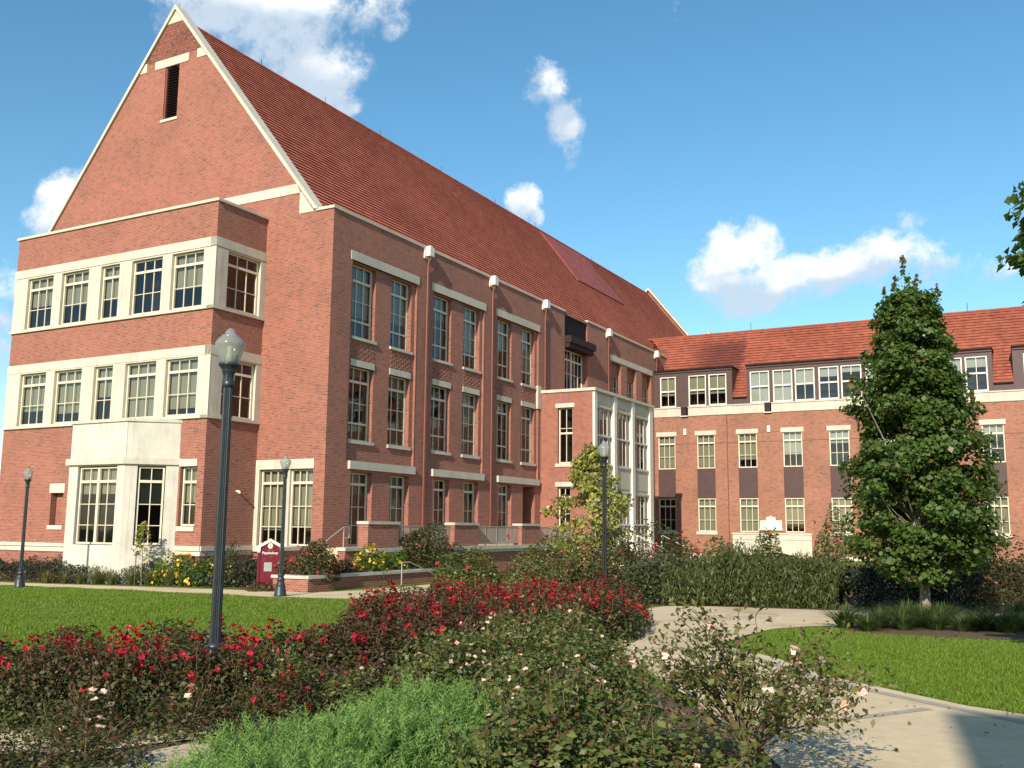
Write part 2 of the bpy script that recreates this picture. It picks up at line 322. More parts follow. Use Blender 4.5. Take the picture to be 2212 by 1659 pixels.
def fbox(mb, F, s0, s1, z0, z1, d0, d1, m=0):
    P = [F.p(s, z, d) for z in (z0, z1) for d in (d0, d1) for s in (s0, s1)]; i = len(mb.v); mb.v += P
    for f in ((0, 2, 3, 1), (4, 5, 7, 6), (0, 1, 5, 4), (2, 6, 7, 3), (0, 4, 6, 2), (1, 3, 7, 5)): mb.f.append(tuple(i + k for k in f)); mb.m.append(m)
def wall(mb, F, s0, s1, z0, z1, holes, m=0, d=0):
    ss = sorted({s0, s1} | {min(max(h[k], s0), s1) for h in holes for k in (0, 1)}); zs = sorted({z0, z1} | {min(max(h[k], z0), z1) for h in holes for k in (2, 3)})
    for i in range(len(ss) - 1):
        for j in range(len(zs) - 1):
            cs, cz = (ss[i] + ss[i + 1]) / 2, (zs[j] + zs[j + 1]) / 2
            if any(h[0] < cs < h[1] and h[2] < cz < h[3] for h in holes): continue
            mb.q(F.p(ss[i], zs[j], d), F.p(ss[i + 1], zs[j], d), F.p(ss[i + 1], zs[j + 1], d), F.p(ss[i], zs[j + 1], d), m=m)
    for h in holes:
        a, b, c, e, dp = h[:5]; mm = h[5] if len(h) > 5 else m
        mb.q(F.p(a, c, d), F.p(a, e, d), F.p(a, e, d + dp), F.p(a, c, d + dp), m=mm); mb.q(F.p(b, c, d), F.p(b, c, d + dp), F.p(b, e, d + dp), F.p(b, e, d), m=mm)
        mb.q(F.p(a, c, d), F.p(a, c, d + dp), F.p(b, c, d + dp), F.p(b, c, d), m=mm); mb.q(F.p(a, e, d), F.p(b, e, d), F.p(b, e, d + dp), F.p(a, e, d + dp), m=mm)
NW = 0
def window(par, F, s0, s1, z0, z1, d, cols=3, rails=(), bars=(), mull=(), blind=0, bm='blind', fw_=.075, fmat='frame', lab=None):
    """rails: heights of thick transoms; bars: thin glazing bars; mull: thick uprights at fractions"""
    global NW; NW += 1
    f = MB(); e = .002
    fbox(f, F, s0, s0 + fw_, z0, z1, d - .02, d + .08); fbox(f, F, s1 - fw_, s1, z0, z1, d - .02, d + .08)
    fbox(f, F, s0 + fw_, s1 - fw_, z0, z0 + fw_, d - .02, d + .08); fbox(f, F, s0 + fw_, s1 - fw_, z1 - fw_ * .8, z1, d - .02, d + .08)
    for r in rails: fbox(f, F, s0 + fw_, s1 - fw_, r - .055, r + .055, d - .03, d + .07)
    for r in bars: fbox(f, F, s0 + fw_, s1 - fw_, r - .016, r + .016, d + .012, d + .05)
    for q in mull: x = s0 + (s1 - s0) * q; fbox(f, F, x - .07, x + .07, z0 + fw_, z1 - fw_, d - .035, d + .078)
    for k in range(1, cols):
        x = s0 + fw_ + (s1 - s0 - 2 * fw_) * k / cols
        if any(abs(x - (s0 + (s1 - s0) * q)) < .1 for q in mull): continue
        fbox(f, F, x - .02, x + .02, z0 + fw_, z1 - fw_, d + .006, d + .055)
    w_ = f.build('window', fmat, par)
    if lab: w_['label'] = lab
    g = MB(); g.q(F.p(s0 + .03, z0 + .03, d + .045), F.p(s1 - .03, z0 + .03, d + .045), F.p(s1 - .03, z1 - .03, d + .045), F.p(s0 + .03, z1 - .03, d + .045)); g.build('pane', 'glass', w_)
    if blind:
        b = MB(); zb = z1 - (z1 - z0) * blind
        fbox(b, F, s0 + .04, s1 - .04, zb, z1 - .03, d + .16, d + .165); b.build('blind', bm, w_)
    r = MB(); fbox(r, F, s0 - .02, s1 + .02, z0 - .02, z1 + .02, d + 1.0, d + 1.05)
    for a, b_, c, e_ in ((s0 - .06, s0 - .02, z0, z1), (s1 + .02, s1 + .06, z0, z1), (s0 - .02, s1 + .02, z0 - .06, z0 - .02), (s0 - .02, s1 + .02, z1 + .02, z1 + .06)):
        fbox(r, F, a, b_, c, e_, d + .085, d + 1.0)
    r.build('interior', 'dark', w_)
    return w_
def part(F, name, m_, par, *boxes):
    if name in ('wall_joint', 'mullion_panel', 'eave_panel', 'gutter', 'low_stone', 'lintel', 'stone_jamb', 'plinth_band') and len(boxes) > 1:
        return [part(F, name, m_, par, x) for x in boxes]
    b = MB()
    for x in boxes: fbox(b, F, *x)
    return b.build(name, m_, par)
rng = random.Random(5)

# ------------------------------------------------------------------ ground, walks
def sheet(name, poly, m_, h, label=None):
    b = MB(); b.q(*[(x, y, G(x, y) + h) for x, y in poly]); o = b.build(name, m_); tag(o, kind='structure'); return o
def grid_sheet(name, x0, x1, y0, y1, m_, h, n=40):
    b = MB()
    b.q(*[(x, y, G(x, y) + h) for x, y in ((x0, y0), (x1, y0), (x1, y1), (x0, y1))]); o = b.build(name, m_); tag(o, kind='structure'); return o
far = MB(); far.q(*[(x, y, -3.2) for x, y in ((-900, -400), (900, -400), (900, 1600), (-900, 1600))]); tag(far.build('ground', 'soil'), kind='structure')
grid_sheet('lawn', -90, 90, -60, 160, 'lawn', 0)
def hall_strip(a0, a1, b0, b1): return [tuple(l2w(a, b)[:2]) for a, b in ((a0, b0), (a1, b0), (a1, b1), (a0, b1))]
# concrete: circle plaza with its two walks, and the narrow walk beside the left hedge
plz = [(3.9, 18.5), (4.7, 20.0), (5.6, 21.3), (6.5, 21.8), (7.4, 21.9), (9.2, 22.4), (12, 22.0), (20, 21.5), (20, 24.3), (12, 25.3), (9.1, 25.9), (8.3, 26.2), (7.5, 26.6), (5.6, 27.7), (4.3, 27.8), (3.4, 26.6), (2.9, 24.5), (2.7, 22.5), (2.2, 20.2), (1.9, 17.5), (2.2, 13), (2.4, 9.8), (2.3, 6), (2.0, 2), (9, 2), (7.2, 8.5), (5.85, 11.3), (5.4, 11.95), (5.1, 12.8), (4.6, 14.2), (4.35, 16.4)]
def tri_sheet(name, poly, m_, h):
    o = sheet(name, poly, m_, h)
    import bmesh; bm = bmesh.new(); bm.from_mesh(o.data); bmesh.ops.triangulate(bm, faces=bm.faces[:]); bm.to_mesh(o.data); bm.free(); return o
tri_sheet('plaza_path', plz, 'walk', .012)
tri_sheet('left_path', [(-40, 51), (-22.7, 43.2), (-18.2, 40.8), (-14.4, 38.8), (-10.8, 36.9), (-8.6, 35.7), (-6.9, 34.6), (-5.5, 35.9), (-4, 38.4), (-1.5, 43), (4, 43), (3.6, 37.5), (.8, 31.5), (-1.6, 30.6), (-4.6, 31.0), (-7.5, 32.25), (-10.3, 34.0), (-13.2, 35.8), (-17.1, 38.4), (-20.9, 40.6), (-38, 48.5)], 'walk', .010)
tri_sheet('front_path', [(-14, 9.3), (-5.4, 9.5), (-4.0, 9.6), (-3.1, 10.2), (-2.5, 11.4), (-1.9, 12.6), (-2.6, 12.9), (-3.2, 12.0), (-3.9, 11.2), (-4.8, 10.9), (-5.6, 10.8), (-14, 10.6)], 'walk', .018)
tri_sheet('near_path', [(-3.2, 9.9), (-2.4, 10.9), (-1.6, 10.2), (-2.0, 8), (-2.8, 5), (-6, 5), (-5, 8.2), (-4, 8.9)], 'walk', .014)
# mulch beds
tri_sheet('rose_bed_soil', [(-9, 5), (-3.0, 5), (-2.9, 10.3), (-2.4, 11.2), (-3.2, 12.2), (-9, 12)], 'mulch', .004)
tri_sheet('rose_bed_soil', [(-8, 10.7), (-4.6, 10.95), (-3.4, 12.2), (-2.5, 13.0), (-1.8, 12.6), (-2.4, 11.2), (-2.9, 10.3), (-1.5, 5), (2.5, 5), (2.55, 9.8), (2.0, 13), (1.8, 17.5), (2.3, 20.5), (2.7, 22.6), (2.6, 25.5), (1, 27), (-1.5, 25.4), (-3.4, 22.4), (-3.3, 16), (-3.4, 13.9), (-8, 13.2)], 'mulch', .006)
tri_sheet('tree_bed_soil', [(7.0, 21.2), (7.2, 20.2), (8.2, 19.5), (9.5, 19.0), (13, 18.6), (20, 18.5), (20, 21.4), (12, 21.9), (9.2, 22.3), (7.6, 21.8)], 'mulch', .016)
tri_sheet('hedge_bed_soil', [(-45, 54), (-22.7, 44.4), (-18.2, 41.6), (-14.4, 39.5), (-12.1, 38.4), (-8.6, 36.2), (-7, 40), (-20, 52), (-40, 62)], 'mulch', .006)
tri_sheet('back_bed_soil', [(2.5, 29), (4.4, 27.9), (5.6, 27.8), (7.5, 26.7), (9.1, 26.0), (12, 25.4), (30, 24), (40, 60), (10, 62), (0, 45), (-2, 38)], 'mulch', .004)
# circle and joint bands in the concrete
def ribbon(name, pts, wd, m_, h, closed=False):
    b = MB(); P = [Vector((x, y, 0)) for x, y in pts]; n = len(P); L = []
    for i in range(n):
        a = P[(i - 1) % n] if (closed or i) else P[i]; c = P[(i + 1) % n] if (closed or i < n - 1) else P[i]
        t = (c - a).normalized(); nn_ = Vector((-t.y, t.x, 0)) * wd / 2; L.append((P[i] + nn_, P[i] - nn_))
    for i in range(n if closed else n - 1):
        j = (i + 1) % n; b.q(*[(v.x, v.y, G(v.x, v.y) + h) for v in (L[i][0], L[j][0], L[j][1], L[i][1])])
    return tag(b.build(name, m_), kind='structure')
cc = (6.0, 24.75)
ribbon('path_ring', [(cc[0] + .62 * math.cos(t / 24 * 6.283), cc[1] + .62 * math.sin(t / 24 * 6.283)) for t in range(24)], .05, 'band', .016, True)
ribbon('path_ring', [(cc[0] - .1 + 1.05 * math.cos(t / 32 * 6.283), cc[1] + 1.05 * math.sin(t / 32 * 6.283)) for t in range(6, 27)], .03, 'band', .016)
ribbon('path_band', [(3.75, 18.2), (4.05, 16.2), (4.3, 14.1), (4.85, 12.6), (5.5, 11.0), (6.7, 8.2)], .16, 'band', .016)
ribbon('path_band', [(2.5, 10.6), (3.2, 10.85), (4.85, 11.75)], .14, 'band', .0165)
ribbon('path_band', [(2.75, 10.6), (3.0, 9.7), (3.1, 8.8), (2.9, 6)], .14, 'band', .017)
ribbon('path_band', [(2.1, 17.6), (3.9, 17.9)], .05, 'band', .017)
ribbon('path_band', [(2.2, 14.2), (4.3, 14.6)], .05, 'band', .017)

# ------------------------------------------------------------------ main hall
hall = empty('university_hall', (KX, KY, 0), -yaw, label='tall red brick hall with steep tiled gable roof and cream stone bands', cat='building')
FA = Fr((0, 0), (1, 0), (0, -1)); FB = Fr((0, 0), (0, 1), (1, 0)); FX = Fr((0, -3.04), (1, 0), (0, -1)); FS = Fr((-3.86, 0), (0, 1), (1, 0))
AP, ZR, SL = -10.72, 27.8, 1.2485
ZE = 16.15
# gable wall
g = MB()
wall(g, FA, -20.6, 0, -.5, ZE, [(-3.7, -.62, 1.3, 4.6, .28)])
lo = [-11.23, -10.24, 22.34, 25.14]; zc = lambda a: 28.12 - SL * abs(a - AP)
def gz_(a): return zc(a)
pts = lambda *ps: [(a, 0, z) for a, z in ps]
al = lambda z: AP - (28.12 - z) / SL; ar = lambda z: AP + (28.12 - z) / SL
g.q(*pts((al(ZE), ZE), (ar(ZE), ZE), (ar(lo[2]), lo[2]), (al(lo[2]), lo[2])))
g.q(*pts((al(lo[2]), lo[2]), (lo[0], lo[2]), (lo[0], lo[3]), (al(lo[3]), lo[3])))
g.q(*pts((lo[1], lo[2]), (ar(lo[2]), lo[2]), (ar(lo[3]), lo[3]), (lo[1], lo[3])))
g.q(*pts((al(lo[3]), lo[3]), (ar(lo[3]), lo[3]), (AP, 28.12)))
for a in lo[:2]: g.q((a, 0, lo[2]), (a, 0, lo[3]), (a, .3, lo[3]), (a, .3, lo[2]))
g.q((lo[0], 0, lo[2]), (lo[1], 0, lo[2]), (lo[1], .3, lo[2]), (lo[0], .3, lo[2]))
g.q((-20.6, 0, -.5), (-20.6, 68, -.5), (-20.6, 68, ZE), (-20.6, 0, ZE))
g.build('gable_wall', 'brick', hall)
part(FA, 'louvre_lintel', 'stone', hall, (-11.98, -9.58, 25.16, 25.6, -.03, .1)); part(FA, 'louvre_sill', 'stone', hall, (-11.36, -10.15, 22.2, 22.34, -.05, .25))
lv = part(FA, 'louvre', 'metal_dk', hall, *[(-11.13, -10.26, lo[2] + .02 + k * .14, lo[2] + .05 + k * .14, .1, .24) for k in range(20)], (-11.13, -10.26, lo[2], lo[3], .26, .28))
part(FA, 'louvre_frame', 'pipe', hall, (-11.23, -11.13, lo[2], lo[3], .05, .28))
bs = MB()
bs.prism([(al(25.62) + .02, 25.62), (ar(25.62) - .02, 25.62), (ar(27.47), 27.47), (al(27.47), 27.47)], lambda a, z: (a, -.012, z), lambda a, z: (a, .02, z)); bs.build('basketweave_panel', 'brick_relief', hall)
st = MB()
for stn, poly in zip(('apex_stone', 'gable_stone', 'gable_stone', 'stone_band', 'kneeler_stone'), ([(al(27.47), 27.47), (ar(27.47), 27.47), (AP, 28.1)], [(-9.02, 25.65), (ar(25.65), 25.65), (ar(25.17), 25.17), (-9.02, 25.17)], [(al(25.65), 25.65), (-12.58, 25.65), (-12.58, 25.17), (al(25.17), 25.17)],
             [(-19.2, 17.5), (-2.2, 17.5), (ar(17.05) - .1, 17.05), (al(17.05) + .1, 17.05)], [(-1.98, 17.045), (ar(17.045) - .02, 17.045), (-1.12, 16.06), (-1.98, 16.06)])):
    st = MB(); st.prism(poly, lambda a, z: (a, -.03, z), lambda a, z: (a, .03, z)); st.build(stn, 'stone', hall)
def coping(b0, b1, top, name='gable_coping', zend=ZE):
    c = MB()
    for sg in (1, -1):
        A = lambda z, off: AP + sg * (top - off - z) / SL
        P = [(AP, top), (A(zend, 0), zend), (A(zend, .26), zend), (AP, top - .26)]
        c.prism(P, lambda a, z: (a, b0, z), lambda a, z: (a, b1, z))
    return c.build(name, 'stone', hall)
coping(-.1, .55, 28.45); coping(67.3, 67.9, 28.6, zend=17.3)
fg = MB(); fg.q((AP, 67.6, 28.3), (AP + 9.5, 67.6, 16.4), (AP + 9.5, 67.6, 0), (AP - 9.5, 67.6, 0), (AP - 9.5, 67.6, 16.4)); fg.build('far_gable_wall', 'brick', hall)
# roof: overlapping tile courses
def tiled(mb, e0, e1, n, up_, out_, x_, L0, L1, lift=.03, m=0, mbutt=1):
    """courses from eave line to ridge line; e0 lower point, e1 upper point (3D) in the slope section, x_ unit along, L0..L1 extent"""
    e0, e1, x_ = Vector(e0), Vector(e1), Vector(x_); d = (e1 - e0) / n; o = Vector(out_)
    for i in range(n):
        l0 = L0(i / n) if callable(L0) else L0; l1 = L1(i / n) if callable(L1) else L1
        p = e0 + d * i; q = p + d
        mb.q(p + o * lift + x_ * l0, p + o * lift + x_ * l1, q + x_ * l1, q + x_ * l0, m=m)
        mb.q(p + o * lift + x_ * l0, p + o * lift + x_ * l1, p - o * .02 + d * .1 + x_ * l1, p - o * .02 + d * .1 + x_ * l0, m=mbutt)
rf = MB(); sv = Vector((-1, 0, SL)).normalized(); ov = Vector((SL, 0, 1)).normalized()
tiled(rf, (-.2, 0, ZR + .05 - SL * 10.52), (AP, 0, ZR), 54, None, ov, (0, 1, 0), .5, 67.35, .05)
tiled(rf, (2 * AP + .2, 0, ZR + .05 - SL * 10.52), (AP, 0, ZR), 54, None, Vector((-SL, 0, 1)).normalized(), (0, 1, 0), .5, 67.35, .05)
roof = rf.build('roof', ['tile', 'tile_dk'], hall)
rc = MB(); rc.tube([(AP, .5, ZR + .02), (AP, 67.3, ZR + .02)], .11, 8); rc.build('ridge_tile', 'tile', roof)
pp = MB(); zz = lambda a: ZR - SL * (a - AP)
pp.prism([(40.3, AP + .3), (49.6, AP + .3), (49.6, -6.45), (39.6, -6.45)], lambda b, a: (a, b, zz(a) + .05), lambda b, a: (a + .06, b, zz(a) + .13)); pp.build('roof_panel', 'tile_plum', roof)
for b in (.2, 6.2, 11.8, 17.5, 25, 33, 40, 52, 60): lr = MB(); lr.tube([(AP, b, ZR), (AP, b, ZR + (.5 if b > .5 else .8))], .014, 5); lr.build('lightning_rod', 'metal_dk', roof)
# parapet + side wall
hb = []
for b0 in (1.3, 7.92, 14.53): hb.append((b0 + .15, b0 + 5.3, 5.02, 14.06, .12))
low = [(1.78, 3.35), (4.73, 6.27), (8.42, 9.9), (11.3, 12.82), (15.0, 16.52)]
for s0, s1 in low: hb.append((s0, s1, 1.3, 4.55, .38))
hb.append((17.9, 19.4, 1.3, 4.55, 1.2))
hb.append((23.54, 27.1, 10.4, 15.9, .5))
lastw = [(31.3, 33.05), (34.25, 36.05), (37.3, 39.25)]
for s0, s1 in lastw: hb.append((s0, s1, 9.2, 13.98, .4))
sw = MB(); wall(sw, FB, 0, 43.9, -.5, ZE - .1, hb)
for b0 in (1.3, 7.92, 14.53):
    w1 = [(b0 + .32, b0 + 2.06), (b0 + 3.28, b0 + 5.0)]
    hh = [(s0, s1, z0, z1, .3) for s0, s1 in w1 for z0, z1 in ((10.62, 13.98), (5.95, 9.28))]
    wall(sw, FB, b0 + .15, b0 + 5.3, 5.02, 14.06, hh, d=.12)
sw.q((0, 43.9, 12), (0, 43.9, ZE - .1), (-.5, 43.9, ZE - .1), (-.5, 43.9, 12))
sw.build('side_wall', 'brick', hall)
def parapet(F, s0, s1, par, z=ZE, ov_=.06, d1=.42): return part(F, 'parapet_coping', 'stone', par, (s0, s1, z - .1, z + .03, -ov_, d1))
parapet(FB, -.06, 23.54, hall); parapet(FB, 27.1, 43.96, hall); part(FA, 'parapet_coping', 'stone', hall, (-1.0, -.42, ZE - .1, ZE + .032, -.062, .4))
bp = MB(); fbox(bp, FB, .02, 23.54, 14.9, ZE - .1, .3, .42); fbox(bp, FB, 27.1, 43.9, 13, ZE - .1, .3, .42); bp.build('parapet_back', 'brick', hall)
part(FB, 'plinth_band', 'stone', hall, (-.03, 20.1, .95, 1.27, -.06, .0))
for i, b0 in enumerate((1.3, 7.92, 14.53)):
    part(FB, 'lintel', 'stone', hall, (b0, b0 + 5.45, 14.06, 14.47, -.03, .1))
    part(FB, 'ledge', 'stone', hall, (b0 + .24, b0 + 5.31, 4.66, 5.015, -.14, .02))
    for k, (s0, s1) in enumerate(((b0 + .32, b0 + 2.06), (b0 + 3.28, b0 + 5.0))):
        part(FB, 'sill', 'stone', hall, (s0 - .03, s1 + .1, 10.48, 10.62, .04, .4)); part(FB, 'lintel', 'stone', hall, (s0 + .02, s1 + .04, 9.28, 9.58, .085, .3)); part(FB, 'sill', 'stone', hall, (s0 - .03, s1 + .1, 5.8, 5.95, .04, .4))
        window(hall, FB, s0, s1 - .02, 10.62, 13.98, .36, 3, (13.25,), (12.33,), blind=(.70, .62, .35, .7, .45, .72)[i * 2 + k], bm='blind2'); NWN = 0
        window(hall, FB, s0, s1 - .02, 5.95, 9.28, .36, 3, (8.62,), (7.66,), blind=(.12, .3, .0, .4, .25, .45)[i * 2 + k])
        b = MB(); rn = random.Random(i * 7 + k)
        for zi in range(7):                       # projecting headers between the storeys
            for si in range(9):
                if (zi + si) % 2: continue
                x = s0 + .1 + si * .185; z = 9.66 + zi * .115; fbox(b, FB, x, x + .10, z, z + .06, .085, .13)
        b.build('brick_relief', 'brick', hall)
        part(FB, 'glazing_bar', 'frame', hall, (s0 + .03, s1 - .05, 11.36, 11.44, .34, .42)); part(FB, 'glazing_bar', 'frame', hall, (s0 + .03, s1 - .05, 6.7, 6.78, .34, .42))
for k, (s0, s1) in enumerate(low): window(hall, FB, s0, s1, 1.3, 4.53, .3, 3, (4.02,), (3.02, 2.2), blind=(.3, .8, 0, .2, .6)[k])
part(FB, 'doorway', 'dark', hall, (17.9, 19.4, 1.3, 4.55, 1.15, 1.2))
# dark metal bay over the wide window
part(FB, 'metal_panel', 'metal_dk', hall, (23.56, 27.08, 14.5, 15.88, .1, .5)); part(FB, 'canopy', 'metal_br', hall, (23.56, 27.6, 14.05, 14.5, -.45, .2), (23.62, 27.45, 13.75, 14.05, -.3, .2))
window(hall, FB, 23.56, 27.08, 10.42, 13.75, .4, 6, (13.1,), (12.2,), (.5,), fmat='white')
part(FB, 'stone_cap', 'stone', hall, (19.75, 24, 10.2, 10.55, -.04, .3), (19.7, 20.15, 9.3, 10.7, -.05, .1))
part(FB, 'lintel', 'stone', hall, (31.0, 39.55, 14.06, 14.46, -.03, .1))
for s0, s1 in lastw: window(hall, FB, s0, s1, 9.6, 13.96, .34, 3, (13.2,), (12.2, 11.2))
# scuppers + downpipes
for b0 in (7.37, 13.98, 20.55, 30.55, 40.25):
    part(FB, 'scupper', 'white', hall, (b0 - .19, b0 + .19, 15.66, 16.12, -.34, -.062), (b0 - .28, b0 + .28, 15.55, 16.05, -.07, -.0), (b0 - .1, b0 + .1, 16.12, 16.2, -.28, .1))
    d = MB(); d.tube([l for l in ((.17, b0, 15.62), (.12, b0, 15.3), (.09, b0, 15.1), (.09, b0, 1.0 if b0 < 20 else 9.2))], .05, 8); d.build('downpipe', 'pipe', hall)
# expansion joints
part(FB, 'wall_joint', 'metal_pn', hall, (1.4, 1.44, 5.02, 14.0, -.006, .01), (6.62, 6.66, 5.02, 14.0, -.006, .01), (13.24, 13.28, 5.02, 14.0, -.006, .01), (19.86, 19.9, 5.02, 9.3, -.006, .01))
# front box of offices
bw = MB()
w5 = [(-16.36, -14.45), (-13.84, -11.92), (-11.09, -9.83), (-9.02, -7.06), (-6.47, -4.54)]
wall(bw, FX, -17.33, -3.86, -.5, 16.05, [(-17.28, -3.87, 11.44, 14.02, .02), (-17.28, -3.87, 6.74, 9.3, .02), (-13.46, -12.6, 2.09, 3.56, .32), (-5.24, -4.26, 2.1, 4.6, .28), (-10.3, -5.4, -.4, 6.4, .05)])
wall(bw, FS, -3.04, 0, -.5, 16.05, [(-2.98, -.03, 11.44, 14.02, .02), (-2.98, -.03, 6.74, 9.3, .02)])
bw.q((-17.33, -3.04, -.5), (-17.33, 2, -.5), (-17.33, 2, 16.05), (-17.33, -3.04, 16.05)); bw.q(*[(a, b, 16.0) for a, b in ((-17.3, -3), (-3.9, -3), (-3.9, 0), (-17.3, 0))]); bw.q(*[(a, 2, z) for a, z in ((-20.5, 10), (-17.33, 10), (-17.33, 16.05), (-20.5, 16.05))])
bw.build('office_bay_wall', 'brick', hall)
part(FX, 'niche_back', 'brick', hall, (-13.44, -12.62, 2.1, 3.55, .3, .33)); part(FX, 'niche_lintel', 'stone', hall, (-13.56, -12.52, 3.56, 3.98, -.03, .1)); part(FX, 'niche_sill', 'stone', hall, (-13.55, -12.5, 1.9, 2.09, -.05, .3))
part(FX, 'parapet_coping', 'stone', hall, (-17.42, -3.78, 16.05, 16.17, -.08, .3)); part(FS, 'parapet_coping', 'stone', hall, (-2.74, -.02, 16.05, 16.168, -.08, .3))
part(FX, 'plinth_band', 'stone', hall, (-17.4, -10.4, .92, 1.12, -.07, 0), (-17.45, -10.4, 1.14, 1.3, -.12, 0), (-5.3, -3.80, 1.1, 1.3, -.12, 0), (-5.3, -3.80, .9, 1.08, -.07, 0)); part(FS, 'plinth_band', 'stone', hall, (-3.1, -.02, 1.1, 1.298, -.118, 0), (-3.1, -.02, .9, 1.078, -.068, 0))
BL = [(.55, .62, .62, .0, .62), (.72, .8, .55, .97, .86)]
for r, (zb, zt, z0, z1) in enumerate(((11.44, 14.04, 11.31, 14.46), (6.74, 9.32, 6.61, 9.72))):
    gp = MB()
    # stone zone: lintel band, sill band and piers, openings left between
    fbox(gp, FX, -17.35, -3.82, z1 - .4, z1, -.05, .3)
    wall(gp, FX, -17.35, -3.82, zb, zt, [(s0, s1, zb, zt - .06, .26) for s0, s1 in w5], d=-.03)
    fbox(gp, FX, -17.4, -3.78, z0, zb, -.1, .3)
    wall(gp, FS, -3.07, 0, zb, zt, [(-2.34, -.32, zb, zt - .06, .26)], d=-.03); fbox(gp, FS, -3.09, -.0, z1 - .4, z1 - .002, -.05, .3); fbox(gp, FS, -3.14, -.0, z0 + .002, zb, -.1, .3)
    gp.build('stone_window_surround', 'stone', hall)
    for k, (s0, s1) in enumerate(w5):
        window(hall, FX, s0 + .02, s1 - .02, zb + .03, zt - .08, .12, 2 if k == 2 else 3, (zt - .62,), (zb + .98,), blind=BL[r][k])
    window(hall, FS, -2.30, -.36, zb + .03, zt - .08, .12, 3, (zt - .62,), (zb + .98,), blind=0)
# canted stone bay at the foot of the offices
FL = Fr((0, -4.55), (1, 0), (0, -1)); q2 = 2 ** -.5; FD = Fr((-6.85, -4.55), (q2, q2), (q2, -q2))
by = MB()
wall(by, FL, -10.33, -6.85, -.5, 4.66, [(-9.76, -7.3, 1.3, 4.6, .2)]); wall(by, FD, 0, 2.14, -.5, 4.66, [(.5, 1.62, 1.3, 4.6, .2)])
wall(by, FL, -10.3, -6.83, 4.92, 6.45, [], d=0); wall(by, FD, .02, 2.14, 4.92, 6.45, [], d=0); by.q((-10.33, -4.55, -.5), (-10.33, -3.04, -.5), (-10.33, -3.04, 6.45), (-10.33, -4.55, 6.45))
by.build('stone_bay', 'stone_w', hall)
def baycap(z0, z1, o, name):
    c = MB(); P = [(-10.33 - o, -3.0), (-10.33 - o, -4.55 - o), (-6.85 + o * .4, -4.55 - o), (-5.33 + o * 1.2, -3.0)]
    c.prism(P, lambda a, b: (a, b, z0), lambda a, b: (a, b, z1)); return c.build(name, 'stone', hall)
baycap(4.66, 4.93, .12, 'bay_ledge'); baycap(6.45, 6.58, .07, 'bay_coping')
part(FX, 'lintel', 'stone', hall, (-5.3, -4.27, 4.6, 4.9, -.04, .1)); part(FX, 'sill', 'stone', hall, (-5.24, -4.22, 1.9, 2.1, -.08, .25))
window(hall, FL, -9.7, -7.34, 1.33, 4.56, .12, 4, (3.95,), (3.0, 2.12), (.5,), blind=.35); window(hall, FD, .54, 1.58, 1.33, 4.56, .12, 2, (3.95,), (3.0, 2.12), blind=.5); window(hall, FX, -5.2, -4.3, 2.12, 4.56, .16, 2, (3.95,), (3.0,), blind=.6)
# paired window in the gable wall
part(FA, 'lintel', 'stone', hall, (-3.84, -.56, 4.6, 5.02, -.05, .1)); part(FA, 'stone_jamb', 'stone', hall, (-3.84, -3.62, 1.3, 4.6, -.045, .1), (-3.84, -.5, 1.04, 1.3, -.1, .1), (-2.22, -1.9, 1.3, 4.6, .0, .25))
part(FA, 'plinth_band', 'stone', hall, (-.5, .06, 1.02, 1.27, -.06, 0))
for s0, s1, bl in ((-3.6, -2.22, .8), (-1.9, -.64, .74)): window(hall, FA, s0, s1, 1.32, 4.57, .14, 3, (4.0,), (3.0, 2.12), blind=bl)
# security lamp on the side of the offices
lm = MB(); lm.tube([(-3.86, -1.12, 3.62), (-3.72, -1.12, 3.60), (-3.66, -1.12, 3.52)], [.05, .06, .045], 8); lm.build('wall_light', 'white', hall)

# entrance block with white pilasters
FE = Fr((0, 20.17), (1, 0), (0, -1)); FP = Fr((3.57, 0), (0, 1), (1, 0))
eb = MB(); wall(eb, FE, 0, 3.42, -.5, 10.28, [(1.14, 2.14, 5.98, 9.34, .3), (1.14, 2.0, 1.3, 4.58, .3)])
eb.q((3.42, 20.17, -.5), (3.42, 20.55, -.5), (3.42, 20.55, 10.28), (3.42, 20.17, 10.28)); eb.q((0, 30.05, -.5), (3.3, 30.05, -.5), (3.3, 30.05, 10.28), (0, 30.05, 10.28))
eb.q(*[(a, b, 10.27) for a, b in ((0, 20.2), (3.4, 20.2), (3.4, 30), (0, 30))]); eb.build('entrance_block_wall', 'brick', hall)
part(FE, 'coping', 'stone', hall, (-.02, 3.66, 10.28, 10.46, -.08, .3)); part(FP, 'coping', 'stone', hall, (20.48, 30.15, 10.28, 10.458, -.08, .5))
part(FE, 'lintel', 'stone', hall, (1.0, 2.26, 9.34, 9.6, -.03, .1), (1.0, 2.2, 4.6, 4.88, -.03, .1), (1.0, 1.15, 5.78, 5.98, -.06, .1), (1.15, 2.24, 5.78, 5.98, -.055, .28))
window(hall, FE, 1.16, 2.12, 6.0, 9.32, .2, 2, (7.8,), (8.1,)); window(hall, FE, 1.16, 1.98, 1.32, 4.56, .2, 2, (4.0,), (3.0,))
el = MB(); fbox(el, FE, .5, .66, 3.3, 3.45, -.12, 0); el.build('wall_light', 'white', hall)
pls = [(20.25, 20.62), (23.2, 23.65), (26.2, 26.65), (29.35, 29.95)]
part(FP, 'pilaster', 'white', hall, (20.22, 20.6, -.3, 10.28, 0, .45)); [part(FP, 'pilaster', 'white', hall, (p0, p1, -.3, 10.28, 0, .5)) for p0, p1 in pls[1:]]
